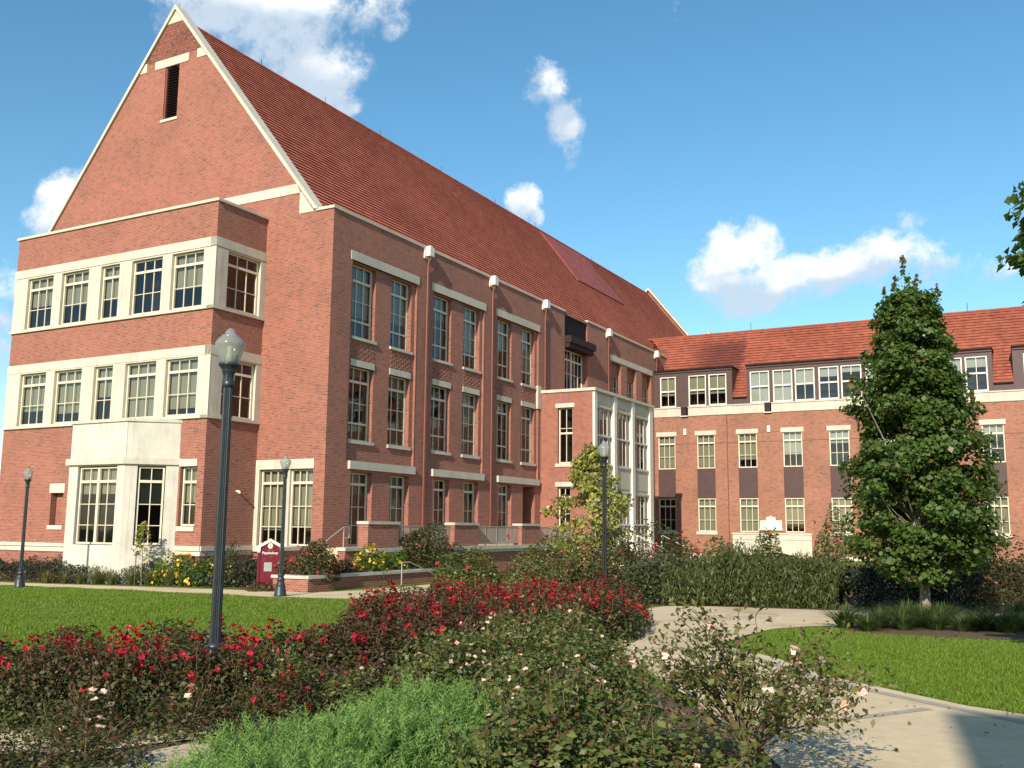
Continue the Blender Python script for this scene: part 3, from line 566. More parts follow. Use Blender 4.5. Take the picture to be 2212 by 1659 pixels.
for (p0, p1), (n0, n1) in zip(pls[:-1], pls[1:]):
    part(FP, 'spandrel', 'stone', hall, (p1, n0, 9.5, 10.28, .16, .4), (p1 + .12, n0 - .12, 9.62, 10.1, .13, .16), (p1, n0, 9.38, 9.5, .08, .3)); part(FP, 'spandrel', 'stone', hall, (p1, n0, 4.35, 5.95, .16, .4), (p1 + .12, n0 - .12, 4.6, 5.7, .13, .16), (p1, n0, 5.86, 5.98, .08, .16), (p1, n0, 4.3, 4.40, .08, .16))
    window(hall, FP, p1, n0, 5.98, 9.4, .17, 4, (7.7,), (), fmat='white'); window(hall, FP, p1, n0, .75, 4.3, .17, 4, (2.4,), (), fmat='white')
part(FP, 'entrance_sill', 'stone', hall, (20.2, 30.0, -.3, .74, .05, .6))

# ------------------------------------------------------------------ the wing on the right
wing = empty('brick_wing', l2w(0, 39.9), -yaw, label='lower orange brick wing with bronze dormers and tiled roof, at right angles to the hall', cat='building')
FC = Fr((0, 0), (1, 0), (0, -1))
CW = [(.29, 1.68), (3.42, 4.82), (6.62, 8.03), (9.95, 11.35), (13.25, 14.65), (16.55, 17.95), (19.85, 21.25), (23.2, 24.55), (26.6, 28), (29.9, 31.3)]
cb = MB(); holes = []
for s0, s1 in CW: holes.append((s0, s1, 1.98, 9.28, .22))
holes.append((6.05, 11.8, -.6, 1.9, .3)) ; holes.append((2.98, 5.02, -.6, .34, .2)); holes.append((13.7, 15.8, -.6, .3, .2))
holes = [h for h in holes]
wall(cb, FC, -.1, 45, -.6, 10.82, holes); cb.build('front_wall', 'brick_c', wing)
for i, (s0, s1) in enumerate(CW):
    part(FC, 'lintel', 'stone', wing, (s0 - .14, s1 + .12, 9.28, 9.62, -.04, .1))
    if i not in (2, 3): part(FC, 'sill', 'stone', wing, (s0 - .14, s1 + .12, 1.76, 1.98, -.08, .2))
    part(FC, 'spandrel', 'metal_pn', wing, (s0, s1, 4.47, 6.74, .1, .14))
    window(wing, FC, s0, s1, 6.74, 9.27, .1, 3, (8.68,), (7.68,), blind=(.95, .95, .76, .60, .35, .6, .8, .3, .5, .5)[i], bm='blind' if i < 3 else 'blind2')
    window(wing, FC, s0, s1, 1.99, 4.46, .1, 3, (3.87,), (2.85,), blind=(0, .97, .97, .76, .9, .9, .5, .97, .5, .5)[i])
def band(a0, a1): return part(FC, 'stone_band', 'stone', wing, (a0, a1, 10.8, 11.44, -.07, .1), (a0, a1, 11.44, 11.53, -.13, .3))
band(-.05, 2.2); band(2.78, 8.68); band(9.2, 45)
part(FC, 'wall_joint', 'metal_pn', wing, (-.1, .29, 8.62, 8.66, -.004, .01), *[(a[1], b[0], 8.62, 8.66, -.004, .01) for a, b in zip(CW[:-1], CW[1:])], (8.15, 9.8, 9.33, 9.36, -.004, .01), (11.8, 13.1, .98, 1.01, -.004, .01))
jp = MB(); jp.tube([(5.8, -.02, -.4), (5.8, -.02, 10.78)], .03, 6); jp.build('downpipe', 'pipe', wing)
for a0 in (2.49, 8.94):
    part(FC, 'scupper', 'metal_br', wing, (a0 - .17, a0 + .17, 10.86, 11.46, -.16, .1), (a0 - .2, a0 + .2, 11.36, 11.5, -.2, .1)); part(FC, 'scupper_sill', 'white', wing, (a0 - .29, a0 + .29, 10.76, 10.83, -.2, .1))
    part(FC, 'wall_block', 'white', wing, (a0 - .1, a0 + .12, 9.34, 9.82, -.1, 0))
part(FC, 'low_stone', 'stone', wing, (2.98, 5.02, -.6, .34, -.03, .1), (13.7, 15.8, -.6, .3, -.03, .1))
# arched portal
arc = [(6.45, -.6), (6.45, 0.0)] + [(6.45 + (11.4 - 6.45) * t / 14, .0 + .55 * math.sin(math.pi * t / 14)) for t in range(1, 14)] + [(11.4, 0.0), (11.4, -.6)]
po = MB()
for (x0, z0), (x1, z1) in zip(arc[1:-1], arc[2:-1]): po.prism([(x0, z0), (x1, z1), (x1, 1.9), (x0, 1.9)], lambda a, z: (a, -.05, z), lambda a, z: (a, .28, z))
for x0, x1 in ((6.05, 6.45), (11.4, 11.8)): fbox(po, FC, x0, x1, -.6, 1.9, -.05, .28)
fbox(po, FC, 6.0, 11.85, 1.44, 1.49, -.09, -.05); fbox(po, FC, 6.0, 11.85, 1.82, 1.93, -.1, .1)
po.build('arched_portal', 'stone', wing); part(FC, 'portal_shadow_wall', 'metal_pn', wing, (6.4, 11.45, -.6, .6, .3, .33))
# carved crest plaque
pq = MB(); fbox(pq, FC, 8.14, 9.72, 2.15, 2.80, -.05, 0); fbox(pq, FC, 8.6, 9.25, 2.80, 3.06, -.05, 0); fbox(pq, FC, 8.05, 9.8, 2.12, 2.2, -.12, 0)
for x0, x1, z0, z1 in ((8.14, 8.62, 2.76, 2.84), (9.23, 9.72, 2.76, 2.84), (8.57, 8.64, 2.78, 3.08), (9.2, 9.27, 2.78, 3.08), (8.57, 9.27, 3.02, 3.09), (8.14, 8.2, 2.2, 2.78), (9.66, 9.72, 2.2, 2.78), (8.83, 9.0, 3.09, 3.15)): fbox(pq, FC, x0, x1, z0, z1, -.09, -.05)
pl = pq.build('crest_plaque', 'white', wing)
cr = MB(); cx = 8.92
cr.prism([(cx - .26, 2.98), (cx - .08, 2.82), (cx - .02, 2.96), (cx + .06, 2.98), (cx + .07, 2.84), (cx + .2, 2.9), (cx + .14, 2.74), (cx - .02, 2.7), (cx - .14, 2.78)], lambda a, z: (a, -.09, z), lambda a, z: (a, -.05, z))
cr.prism([(cx - .2, 2.66), (cx + .2, 2.66), (cx + .18, 2.42), (cx, 2.3), (cx - .18, 2.42)], lambda a, z: (a, -.08, z), lambda a, z: (a, -.05, z))
cr.prism([(cx - .2, 2.33), (cx + .2, 2.33), (cx + .12, 2.22), (cx - .12, 2.22)], lambda a, z: (a, -.13, z), lambda a, z: (a, -.05, z)); cr.build('carved_eagle', 'white', pl)
# roof of the wing
SC = 1.245; zr0, b0r = 12.05, -.12; zrd = 18.0; brd = b0r + (zrd - zr0) / SC
cr_ = MB(); eL = [(-.2, 45)]
sp0 = Vector((0, b0r, zr0)); sp1 = Vector((0, brd, zrd)); dd = (sp1 - sp0) / 25; nv = Vector((0, -SC, 1)).normalized()
tiled(cr_, sp0 + dd * 10, sp1, 15, None, nv, (1, 0, 0), lambda t: -.2 - max(0, (zr0 + (10 + t * 15) * dd.z - 16.1)) / SL - .2, 45, .045)
for a0, a1 in ((6.27, 7.38), (24.08, 25.3), (33, 45)): tiled(cr_, sp0, sp0 + dd * 10, 10, None, nv, (1, 0, 0), a0, a1, .045)
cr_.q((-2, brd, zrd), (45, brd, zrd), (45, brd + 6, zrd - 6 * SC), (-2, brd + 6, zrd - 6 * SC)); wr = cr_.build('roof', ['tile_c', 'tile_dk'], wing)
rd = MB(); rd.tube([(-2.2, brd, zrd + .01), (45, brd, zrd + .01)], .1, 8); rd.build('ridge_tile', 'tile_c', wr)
for a in (6.6, 22.5):
    l2 = MB(); l2.tube([(a, brd, zrd), (a, brd, zrd + .7)], .02, 5); l2.build('lightning_rod', 'metal_dk', wr)
def dormer(a0, a1, wins, par):
    d = MB(); hs_ = [(s0, s1, 11.56, 13.98, .12) for s0, s1 in wins]
    zt = 14.43; bb = b0r + (zt - zr0) / SC + .25
    wall(d, FC, a0, a1, 11.5, zt, hs_, d=0)
    d.q((a1, 0, 11.5), (a1, bb, zt), (a1, 0, zt)); d.q((a1, 0, 11.5), (a1, .5, 11.5), (a1, bb, zt)); d.q((a0, 0, 11.5), (a0, bb, zt), (a0, 0, zt)); d.q((a0, 0, 11.5), (a0, .5, 11.5), (a0, bb, zt))
    d.q((a0, 0, zt), (a1, 0, zt), (a1, bb, zt + .02), (a0, bb, zt + .02))
    o = d.build('dormer', 'metal_pn', par)
    c = MB(); fbox(c, FC, a0 - .06, a1 + .06, zt - .03, zt + .07, -.1, bb); fbox(c, FC, a0, a1, 14.2, 14.26, -.03, 0); c.build('dormer_cornice', 'metal_dk', o)
    return o
d1w = [(.5, 1.8), (2.82, 4.22), (4.42, 5.82)]; dormer(.02, 6.27, d1w, wing)
d2w = [(7.62, 9.08), (9.34, 10.78)] + [(10.95 + 3.28 * k, 12.38 + 3.28 * k) for k in range(4)] + [(12.66 + 3.28 * k, 14.08 + 3.28 * k) for k in range(3)] + [(22.35, 23.75)]
d2w = sorted(x for x in d2w if x[1] < 23.9 and x[0] < 21.5) + [(22.4, 23.78)]
dormer(7.38, 24.08, d2w, wing); d3w = [(25.95, 27.35), (27.6, 29.0), (29.3, 30.7)]; dormer(25.3, 33, d3w, wing)
for i, (s0, s1) in enumerate(d1w + d2w + d3w): window(wing, FC, s0, s1, 11.57, 13.96, .06, 2, (12.8,), (), blind=(.62, .6, .62, .98, .98)[i] if i < 5 else (.3, .2, .5)[i % 3], bm='blind' if i < 3 else 'blind2', fw_=.09, fmat='white')
part(FC, 'mullion_panel', 'white', wing, (4.22, 4.42, 11.57, 13.96, .02, .1), (9.08, 9.34, 11.57, 13.96, .02, .1), (12.38, 12.66, 11.57, 13.96, .02, .1), (15.66, 15.94, 11.57, 13.96, .02, .1), (18.94, 19.22, 11.57, 13.96, .02, .1))
part(FC, 'eave_panel', 'metal_pn', wing, (6.27, 7.38, 11.53, 11.98, -.02, .3), (24.08, 25.3, 11.53, 11.98, -.02, .3)); part(FC, 'gutter', 'metal_dk', wing, (6.3, 7.36, 11.98, 12.08, -.14, .1), (24.1, 25.28, 11.98, 12.08, -.14, .1))
# small gable peeping over the wing's ridge
sg = empty('gable_peak', l2w(-1.0, 58), -yaw, label='tiny pale gable tip showing above the ridge of the brick wing', cat='gable')
s = MB(); s.prism([(-1.3, 18.0), (1.3, 18.0), (0, 20.9)], lambda a, z: (a, 0, z), lambda a, z: (a, .4, z)); s.build('gable_wall', 'brick_c', sg)
s = MB(); s.prism([(-1.5, 18.0), (0, 21.2), (1.5, 18.0), (1.2, 18.0), (0, 20.6), (-1.2, 18.0)], lambda a, z: (a, -.1, z), lambda a, z: (a, .5, z)); s.build('gable_coping', 'stone', sg)
s = MB(); s.box(-1.2, 1.2, 0.01, .39, -1, 18.0); s.build('tower_wall', 'brick_c', sg)

# ------------------------------------------------------------------ terrace, stairs, planter, rails
GB = -.18
tr = empty('terrace', (KX, KY, 0), -yaw, label='raised terrace with brick piers and a cream ledge along the foot of the hall', cat='terrace')
FT = Fr((2.5, 0), (0, 1), (1, 0))
t = MB(); fbox(t, FT, -.2, 20.1, -.6, .98, .05, .4); fbox(t, FT, -.2, .15, -.6, .98, .4, 2.44); t.build('retaining_wall', 'brick', tr)
part(FT, 'ledge', 'stone', tr, (-.25, 20.12, .98, 1.12, -.03, .5), (-.25, 20.12, 1.12, 1.28, -.12, .5)); t = MB(); t.box(.02, 2.0, -.2, 20.1, 1.1, 1.26); t.build('terrace_floor', 'walk', tr)
for b0, b1 in ((-.2, 1.95), (6.42, 8.58), (13.1, 15.2)):
    part(FT, 'pier', 'brick', tr, (b0, b1, 1.28, 2.26, -.02, .48)); part(FT, 'pier_cap', 'stone', tr, (b0 - .05, b1 + .05, 2.26, 2.38, -.07, .53))
for b0, b1 in ((1.95, 6.42), (8.58, 13.1), (15.2, 20.0)):
    r = MB(); fbox(r, FT, b0, b1, 2.18, 2.23, .2, .25); fbox(r, FT, b0, b1, 1.36, 1.40, .2, .25)
    n = int((b1 - b0) / .085)
    for k in range(n): x = b0 + (b1 - b0) * (k + .5) / n; fbox(r, FT, x - .012, x + .012, 1.40, 2.18, .212, .236)
    for k in range(1, 4): x = b0 + (b1 - b0) * k / 4; fbox(r, FT, x - .025, x + .025, 1.28, 2.2, .2, .25)
    r.build('picket_railing', 'rail', tr)
ts = empty('terrace_stairs', (KX, KY, 0), -yaw, label='concrete stairs with low brick cheek walls climbing to the terrace', cat='stairs')
s = MB()
for k in range(9): s.box(.5, 2.0, -3.4 + k * .36, -.1, -.4 + (k > 0) * (.24 + (k - 1) * .16) - .0, -.02 + k * .16)
s.build('steps', 'walk', ts)
s = MB(); s.box(.12, .48, -3.4, -.2, -.6, 1.2); s.build('cheek_wall', 'brick', ts); s = MB(); s.box(.06, .54, -3.46, -.2, 1.2, 1.34); s.build('cheek_cap', 'stone', ts)
s = MB(); s.box(2.02, 2.4, -1.5, -.22, -.6, 1.2); s.build('cheek_wall', 'brick', ts); s = MB(); s.box(1.98, 2.46, -1.56, -.22, 1.2, 1.34); s.build('cheek_cap', 'stone', ts)
def handrail(name, pts, posts, label, m_='rail', rad=.024, grp=None, mid=False):
    e_ = empty(name, (KX, KY, 0), -yaw, label=label, cat='handrail', group=grp); s = MB(); s.tube(pts, rad, 8); s.build('rail', m_, e_)
    for p in posts: s = MB(); s.tube([(p[0], p[1], p[2]), (p[0], p[1], p[3])], rad, 8); s.build('post', m_, e_)
    return e_
handrail('handrail', [(1.95, -3.3, 1.0), (1.95, -1.05, 2.14), (1.95, -.7, 2.14), (1.95, -.7, 1.7), (1.95, -1.0, 1.7)], [(1.95, -2.1, .5, 1.6), (1.95, -1.05, .9, 2.12)], 'grey handrail sloping up the stairs beside the first terrace pier', 'rail')
pl_ = empty('brick_planter', (KX, KY, 0), -yaw, label='low red brick planter with pale stone cap beside the walk', cat='planter')
s = MB(); s.box(2.22, 3.84, -5.35, -5.05, -.5, .32); s.box(3.54, 3.84, -5.05, 6.2, -.5, .32); s.box(2.22, 2.5, -5.05, -.3, -.5, .32); s.build('planter_wall', 'brick', pl_)
s = MB(); s.box(2.17, 3.9, -5.41, -5.0, .32, .43); s.box(3.48, 3.9, -5.0, 6.3, .32, .43); s.box(2.17, 2.55, -5.0, -.3, .32, .43); s.build('planter_cap', 'stone_w', pl_)
s = MB(); s.box(2.5, 3.54, -5.05, 6.2, -.4, .26); s.build('planter_soil', 'mulch', pl_)
handrail('handrail', [(4.5, -.62, .79), (4.5, -.05, .79), (4.5, 2.35, .05)], [(4.5, -.6, -.25, .79), (4.5, 2.3, -.25, .1)], 'dull metal handrail bending downwards in front of the planter wall')
p_ = empty('rail_post', (KX, KY, 0), -yaw, label='single thin pale post standing near the end of the planter', cat='post'); s = MB(); s.tube([(4.5, 4.74, -.3), (4.5, 4.74, .52)], .024, 8); s.build('post', 'rail', p_)
for i, (b0, lb) in enumerate(((22.7, 'first white handrail sloping from the entrance pilasters, nearest the lamp post'), (25.7, 'middle white handrail sloping from the entrance pilasters'), (30.2, 'white handrail sloping down beside the last pilaster and the wing'))):
    handrail('handrail', [(4.0, b0, 1.75), (5.6, b0 + 1.2, .8)], [(4.0, b0, -.2, 1.75), (5.6, b0 + 1.2, -.2, .8)], lb, 'white', .035, 'white handrails at the entrance')
es = empty('entrance_steps', (KX, KY, 0), -yaw, label='pale landing slab and steps at the foot of the white pilasters', cat='steps'); s = MB(); s.box(3.6, 5.0, 20.3, 30, -.5, .55); s.box(5.0, 5.5, 20.3, 30, -.5, .3); s.box(5.5, 6.0, 20.3, 30, -.5, .05); s.build('steps', 'walk', es)

# ------------------------------------------------------------------ sign
sx, sy = -8.78, 36.25
sgn = empty('campus_sign', (sx, sy, G(sx, sy)), R(14), label='maroon sign board with white gabled cap beside the brick planter', cat='sign')
W = .40
s = MB(); s.prism([(-W, .15), (W, .15), (W, 1.52), (0, 1.74), (-W, 1.52)], lambda x, z: (x, -.035, z), lambda x, z: (x, .035, z)); s.build('panel', 'maroon', sgn)
for x in (-1, 1):
    s = MB(); s.box(x * W - .04, x * W + .04, -.07, .07, -.2, 1.38); s.build('post', 'maroon', sgn)
s = MB(); s.prism([(-W - .06, 1.36), (-W + .05, 1.36), (-W + .06, 1.55), (0, 1.74), (W - .06, 1.55), (W - .05, 1.36), (W + .06, 1.36), (W + .06, 1.60), (0, 1.86), (-W - .06, 1.60)], lambda x, z: (x, -.085, z), lambda x, z: (x, .085, z)); s.build('cap', 'white', sgn)
s = MB(); s.prism([(.09 * math.cos(t / 16 * 6.283), 1.60 + .11 * math.sin(t / 16 * 6.283)) for t in range(16)], lambda x, z: (x, -.05, z), lambda x, z: (x, -.034, z)); sl = s.build('seal', 'white', sgn)
s = MB()
for t_ in range(16):
    a0, a1 = t_ / 16 * 6.283, (t_ + 1) / 16 * 6.283
    s.q(*[(r_ * .82 * math.cos(a), -.0515, 1.60 + r_ * math.sin(a)) for r_, a in ((.075, a0), (.082, a0), (.082, a1), (.075, a1))])
s.q((-.018, -.0515, 1.55), (.018, -.0515, 1.55), (.025, -.0515, 1.63), (-.025, -.0515, 1.63)); s.build('seal_ring', 'blind2', sl)
def text(body, size, loc, m_, par, name='lettering', align='CENTER'):
    c = bpy.data.curves.new(name, 'FONT'); c.body = body; c.size = size; c.align_x = align; c.extrude = .003; c.offset = size * .03
    o = bpy.data.objects.new(name, c); COL.objects.link(o); o.parent = par; o.location = loc; c.materials.append(M[m_]); bpy.context.view_layer.update(); me = bpy.data.meshes.new_from_object(o); bpy.data.objects.remove(o); o = link(name, me, par, loc); o.rotation_euler = (R(90), 0, 0); return o
text('Psychology', .125, (0, -.04, 1.30), 'white', sgn)
s = MB()
for z, x0, x1 in ((1.44, -.08, .14), (1.20, .0, .08), (1.14, -.22, -.17), (1.07, -.25, -.2)): s.q((x0, -.037, z), (x1, -.037, z), (x1, -.037, z + .006), (x0, -.037, z + .006))
s.build('small_print', 'blind2', sgn)
s = MB(); s.box(-.2, .08, -.042, -.036, .68, 1.0); s.build('notice', 'blind2', sgn)

# ------------------------------------------------------------------ lamp posts
def lamp(x, y, mt, label, H=4.6):
    k = H / 4.6; e_ = empty('street_lamp', (x, y, G(x, y)), 0, label=label, cat='street lamp', group='post-top lamps round the lawn')
    s = MB(); s.lathe([(.0, 0), (.21, 0), (.21, .05), (.20, .09), (.19, .12), (.165, .3), (.145, .36), (.15, .38), (.15, .42), (.115, .44), (.115, .52), (.13, .53), (.13, .57), (.10, .6), (.095, .66), (.115, .68), (.115, .71), (.08, .74)], 24); s.build('base', mt, e_, True)
    s = MB(); s.lathe([(.075, .72), (.066, 1.0), (.060, 3.86), (.062, 3.88)], 32, flute=.13); s.build('shaft', mt, e_)
    s = MB(); s.lathe([(.062, 3.86), (.076, 3.88), (.076, 3.91), (.068, 3.93), (.066, 4.03), (.088, 4.055), (.088, 4.075), (.09, 4.09), (.118, 4.125), (.133, 4.14), (.133, 4.165), (.118, 4.17), (.0, 4.17)], 24); s.build('collar', mt, e_, True)
    for j in range(4):
        a = j * math.pi / 2; s2 = MB(); s2.tube([(.072 * math.cos(a), .072 * math.sin(a), 3.94), (.072 * math.cos(a), .072 * math.sin(a), 4.02)], .012, 6); s2.build('collar_rib', mt, e_)
    g = MB(); g.lathe([(.108, 4.17), (.125, 4.2), (.158, 4.29), (.180, 4.37), (.187, 4.405), (.184, 4.425), (.165, 4.46), (.135, 4.495), (.112, 4.51)], 28); go = g.build('globe', 'globe', e_, True)
    g = MB(); g.lathe([(.114, 4.505), (.114, 4.522), (.085, 4.53), (.072, 4.54), (.07, 4.562), (.055, 4.59), (.03, 4.612), (0, 4.62)], 24); g.build('globe_cap', 'globe', go, True)
    s = MB(); s.lathe([(0, 4.17), (.05, 4.18), (.05, 4.26), (.035, 4.29), (.035, 4.38), (0, 4.40)], 12); s.build('lamp_bulb', 'white', go, True)
    if mt == 'green_iron' and y > 20: s = MB(); s.tube([(0, 0, 4.60), (0, 0, 4.64), (0, 0, 4.72)], [.022, .02, .004], 6); s.build('finial', 'black_iron', e_)
    e_.scale = (1, 1, k); return e_
lamp(-3.57, 12.18, 'green_iron', 'big dark green fluted lamp post rising from the red roses, in front of the offices')
lamp(-7.52, 32.65, 'green_iron', 'dark green lamp post beside the maroon sign and brick planter')
lamp(-18.94, 38.5, 'green_iron', 'dark green lamp post at the far end of the lawn, leftmost of the lamps')
lamp(2.63, 27.7, 'black_iron', 'black smooth lamp post in front of the white entrance pilasters')

# ------------------------------------------------------------------ foliage
def leaves_mesh(name, P, Nn, size, m_, tint=None, aspect=.62, seed=0, fold=.25, extra=None, upright=False):
    """P (n,3) positions, Nn (n,3) facing; one folded leaf each, all separate islands of one mesh"""
    r = np.random.default_rng(seed); n = len(P)
    Nn = Nn / np.maximum(np.linalg.norm(Nn, axis=1, keepdims=True), 1e-6)
    rv = r.normal(size=(n, 3))
    if upright: rv = np.cross(Nn, rv * .35 + np.array([0, 0, 1.]))
    X = np.cross(Nn, rv); X /= np.maximum(np.linalg.norm(X, axis=1, keepdims=True), 1e-6); Y = np.cross(Nn, X)
    sz = (size * r.uniform(.45, 1.5, n))[:, None] if np.isscalar(size) else (size * r.uniform(.75, 1.25, n))[:, None]
    a = P - X * sz * .5; b = P + Y * sz * aspect * .5 + Nn * sz * fold * .5; c = P + X * sz * .5 - Nn * sz * .1; d = P - Y * sz * aspect * .5 + Nn * sz * fold * .5
    co = np.stack([a, b, c, d], 1).reshape(-1, 3)
    return quads(name, co, n, m_, tint)
def quads(name, co, n, m_, tint=None):
    me = bpy.data.meshes.new(name); me.vertices.add(4 * n); me.vertices.foreach_set('co', co.astype(np.float32).ravel())
    me.loops.add(4 * n); me.loops.foreach_set('vertex_index', np.arange(4 * n, dtype=np.int32)); me.polygons.add(n)
    me.polygons.foreach_set('loop_start', np.arange(0, 4 * n, 4, dtype=np.int32)); me.polygons.foreach_set('loop_total', np.full(n, 4, dtype=np.int32))
    at = me.attributes.new('tint', 'FLOAT', 'POINT'); at.data.foreach_set('value', np.repeat(np.zeros(n) if tint is None else tint, 4).astype(np.float32))
    me.materials.append(M[m_]); me.update(calc_edges=True); return me
def tubes_mesh(name, segs, m_, n=5):
    s = MB()
    for pts, rad in segs: s.tube(pts, rad, n, cap=False)
    me_o = s.build(name, m_); me = me_o.data; bpy.data.objects.remove(me_o); return me
def dome_pts(n, r, seed, h, shell=.35, lump=.18, zmin=.05):
    g = np.random.default_rng(seed); u = g.normal(size=(n, 3)); u[:, 2] = np.abs(u[:, 2]) * 1.0; u /= np.linalg.norm(u, axis=1, keepdims=True)
    c = g.normal(size=(14, 3)); c[:, 2] = abs(c[:, 2]); c /= np.linalg.norm(c, axis=1, keepdims=True); amp = g.uniform(-lump, lump * 1.3, 14)
    R_ = 1 + (np.exp(-((u[:, None] - c[None]) ** 2).sum(2) / .12) * amp).sum(1)
    q = R_ * (1 - shell * g.random(n) ** 1.6); P = u * q[:, None] * np.array([r, r, h]); P[:, 2] = np.maximum(P[:, 2], zmin * g.random(n))
    return P, u, g
def rose_mesh(seed, r=.75, h=.85, n=4200, m_='rose_leaf', red=.25, fl=26, flm='red_petal', size=.058, shoots=16, fsize=.04, top_bias=.5):
    P, u, g = dome_pts(n, r, seed, h, .55, .22)
    Nn = u * .7 + np.array([0, 0, .6]) + g.normal(size=(n, 3)) * .55
    zz = P[:, 2] / h; tint = np.where(g.random(n) < red * np.clip(zz * 1.6 - .3, 0, 1), g.uniform(.5, 1, n), 0)
    # shoots poking out
    SP, SN, ST, segs, fp = [], [], [], [], []
    for k in range(shoots):
        a = g.uniform(0, 6.28); e = g.uniform(.35, 1.5); d = np.array([math.cos(a) * math.cos(e), math.sin(a) * math.cos(e), math.sin(e)]); base = d * np.array([r, r, h]) * .8
        L = g.uniform(.12, .38); dirv = d * .5 + np.array([0, 0, .8]) + g.normal(size=3) * .25; dirv /= np.linalg.norm(dirv)
        tip = base + dirv * L; segs.append(([tuple(base * .25), tuple(base), tuple(tip)], [.009, .006, .003]))
        for j in range(int(L * 60)):
            t_ = g.random(); SP.append(base + dirv * L * t_ + g.normal(size=3) * .03); SN.append(g.normal(size=3) + np.array([0, 0, .8])); ST.append(g.uniform(.3, 1) if g.random() < red * 1.6 else 0)
        if g.random() < (.5 if flm == 'red_petal' else .22): fp.append(tip)
    for k in range(7):
        a = g.uniform(0, 6.28); q_ = g.uniform(.3, .75); segs.append(([(0, 0, 0), (math.cos(a) * r * q_ * .5, math.sin(a) * r * q_ * .5, h * .4), (math.cos(a) * r * q_, math.sin(a) * r * q_, h * .8)], [.014, .01, .006]))
    P = np.vstack([P, SP]); Nn = np.vstack([Nn, SN]); tint = np.concatenate([tint, ST])
    lm = leaves_mesh('rose_leaves', P, Nn, size, m_, tint, .6, seed)
    # blossoms: clusters on the outside, each a whorl of petals
    cl = []
    for k in range(fl):
        if k % 6 == 0 or not cl:
            a = g.uniform(0, 6.28); e = math.asin(g.uniform(.25, 1) ** top_bias); c0 = np.array([math.cos(a) * math.cos(e), math.sin(a) * math.cos(e), math.sin(e)])
        cl.append(c0 * np.array([r, r, h]) * 1.03 + g.normal(size=3) * .085 * (k % 6 > 0))
    cl += fp; cl = np.array(cl) if len(cl) else np.zeros((1, 3))
    fP, fN, fT = [], [], []
    for c in cl:
        ax = c / (np.linalg.norm(c) + 1e-6) + g.normal(size=3) * .4 + np.array([0, 0, .3]); ax /= np.linalg.norm(ax); s_ = g.uniform(.7, 1.25) * fsize; th = g.random()
        for j in range(9):
            b_ = g.normal(size=3); b_ -= ax * b_.dot(ax); b_ /= np.linalg.norm(b_); fP.append(c + b_ * s_ * .55 + ax * s_ * g.uniform(-.1, .35)); fN.append(ax * .9 - b_ * .6 * g.random() + g.normal(size=3) * .25); fT.append(.6 * (th > .75) * (flm == 'pink_petal') * g.random())
    fm = leaves_mesh('rose_petals', np.array(fP), np.array(fN), fsize * 1.25, flm, np.array(fT), 1.0, seed + 1, .4)
    return lm, fm, tubes_mesh('rose_canes', segs, 'twig')
def shrub(name, cat, meshes, x, y, label, group, rz, sc, parts=('leaves', 'blossoms', 'canes')):
    e_ = empty(name, (x, y, G(x, y)), rz, label=label, cat=cat, group=group); e_.scale = sc
    for nm, me in zip(parts, meshes):
        if me: link(nm, me, e_)
    return e_
RR = [rose_mesh(s, r=.78, h=.82, red=.42, fl=26 + (s % 3) * 8, size=.055, fsize=.033) for s in (11, 12, 13)]
RS = [rose_mesh(s, r=.78, h=.82, red=.6, fl=6, size=.055) for s in (21, 22)]
RP = [rose_mesh(s, r=.8, h=.8, red=.14, fl=4, flm='pink_petal', m_='rose_leaf_b', size=.062, fsize=.028) for s in (31, 32, 33)]
RPf = [rose_mesh(s, r=.8, h=.8, red=.14, fl=11, flm='pink_petal', m_='rose_leaf_b', size=.062, fsize=.032) for s in (34,)]
def inpoly(x, y, poly):
    c = False; j = len(poly) - 1
    for i in range(len(poly)):
        if (poly[i][1] > y) != (poly[j][1] > y) and x < (poly[j][0] - poly[i][0]) * (y - poly[i][1]) / (poly[j][1] - poly[i][1]) + poly[i][0]: c = not c
        j = i
    return c
def scatter(poly, dmin, seed, tries=4000):
    g = random.Random(seed); xs = [p[0] for p in poly]; ys = [p[1] for p in poly]; out = []
    for _ in range(tries):
        x, y = g.uniform(min(xs), max(xs)), g.uniform(min(ys), max(ys))
        if inpoly(x, y, poly) and all((x - a) ** 2 + (y - b) ** 2 > dmin * dmin for a, b in out): out.append((x, y))
    return out
def fill(poly, dmin, seed, sets, name, label, group, sz=(.9, 1.1), hz=(.9, 1.1)):
    g = random.Random(seed)
    for x, y in scatter(poly, dmin, seed):
        s_ = g.uniform(*sz); shrub(name, 'rose bush', g.choice(sets), x, y, label, group, g.uniform(0, 6.28), (s_, s_, g.uniform(*hz)))
# left bed round the big lamp
fill([(-8.2, 11.0), (-4.9, 11.25), (-3.6, 12.35), (-2.3, 13.3), (-3.0, 13.9), (-8.2, 12.9)], .85, 3, RR + RS[:1], 'rose_bush', 'red rose bush massed round the foot of the big lamp post', 'red roses round the big lamp post', (.85, 1.0), (.88, 1.05))
# back of the central bed: red
fill([(-2.3, 17.0), (-2.9, 20.2), (-2.0, 22.6), (.3, 24.6), (1.8, 24.6), (2.5, 22.6), (2.1, 20.5), (1.5, 18.2), (.4, 17.0)], .9, 7, RR + RS[:1], 'rose_bush', 'red rose bush massed at the far side of the central bed', 'red roses at the back of the central bed', (1.0, 1.2), (.95, 1.18))
# dark red-leaved middle
fill([(-2.1, 13.6), (-2.5, 16.6), (-.6, 16.8), (.2, 16.2), (-.6, 14.4), (-1.4, 13.2)], .9, 9, RS, 'rose_bush', 'dark red-leaved rose bush with few blooms in the middle of the bed', 'dark rose bushes in mid bed', (.95, 1.1), (.95, 1.15))
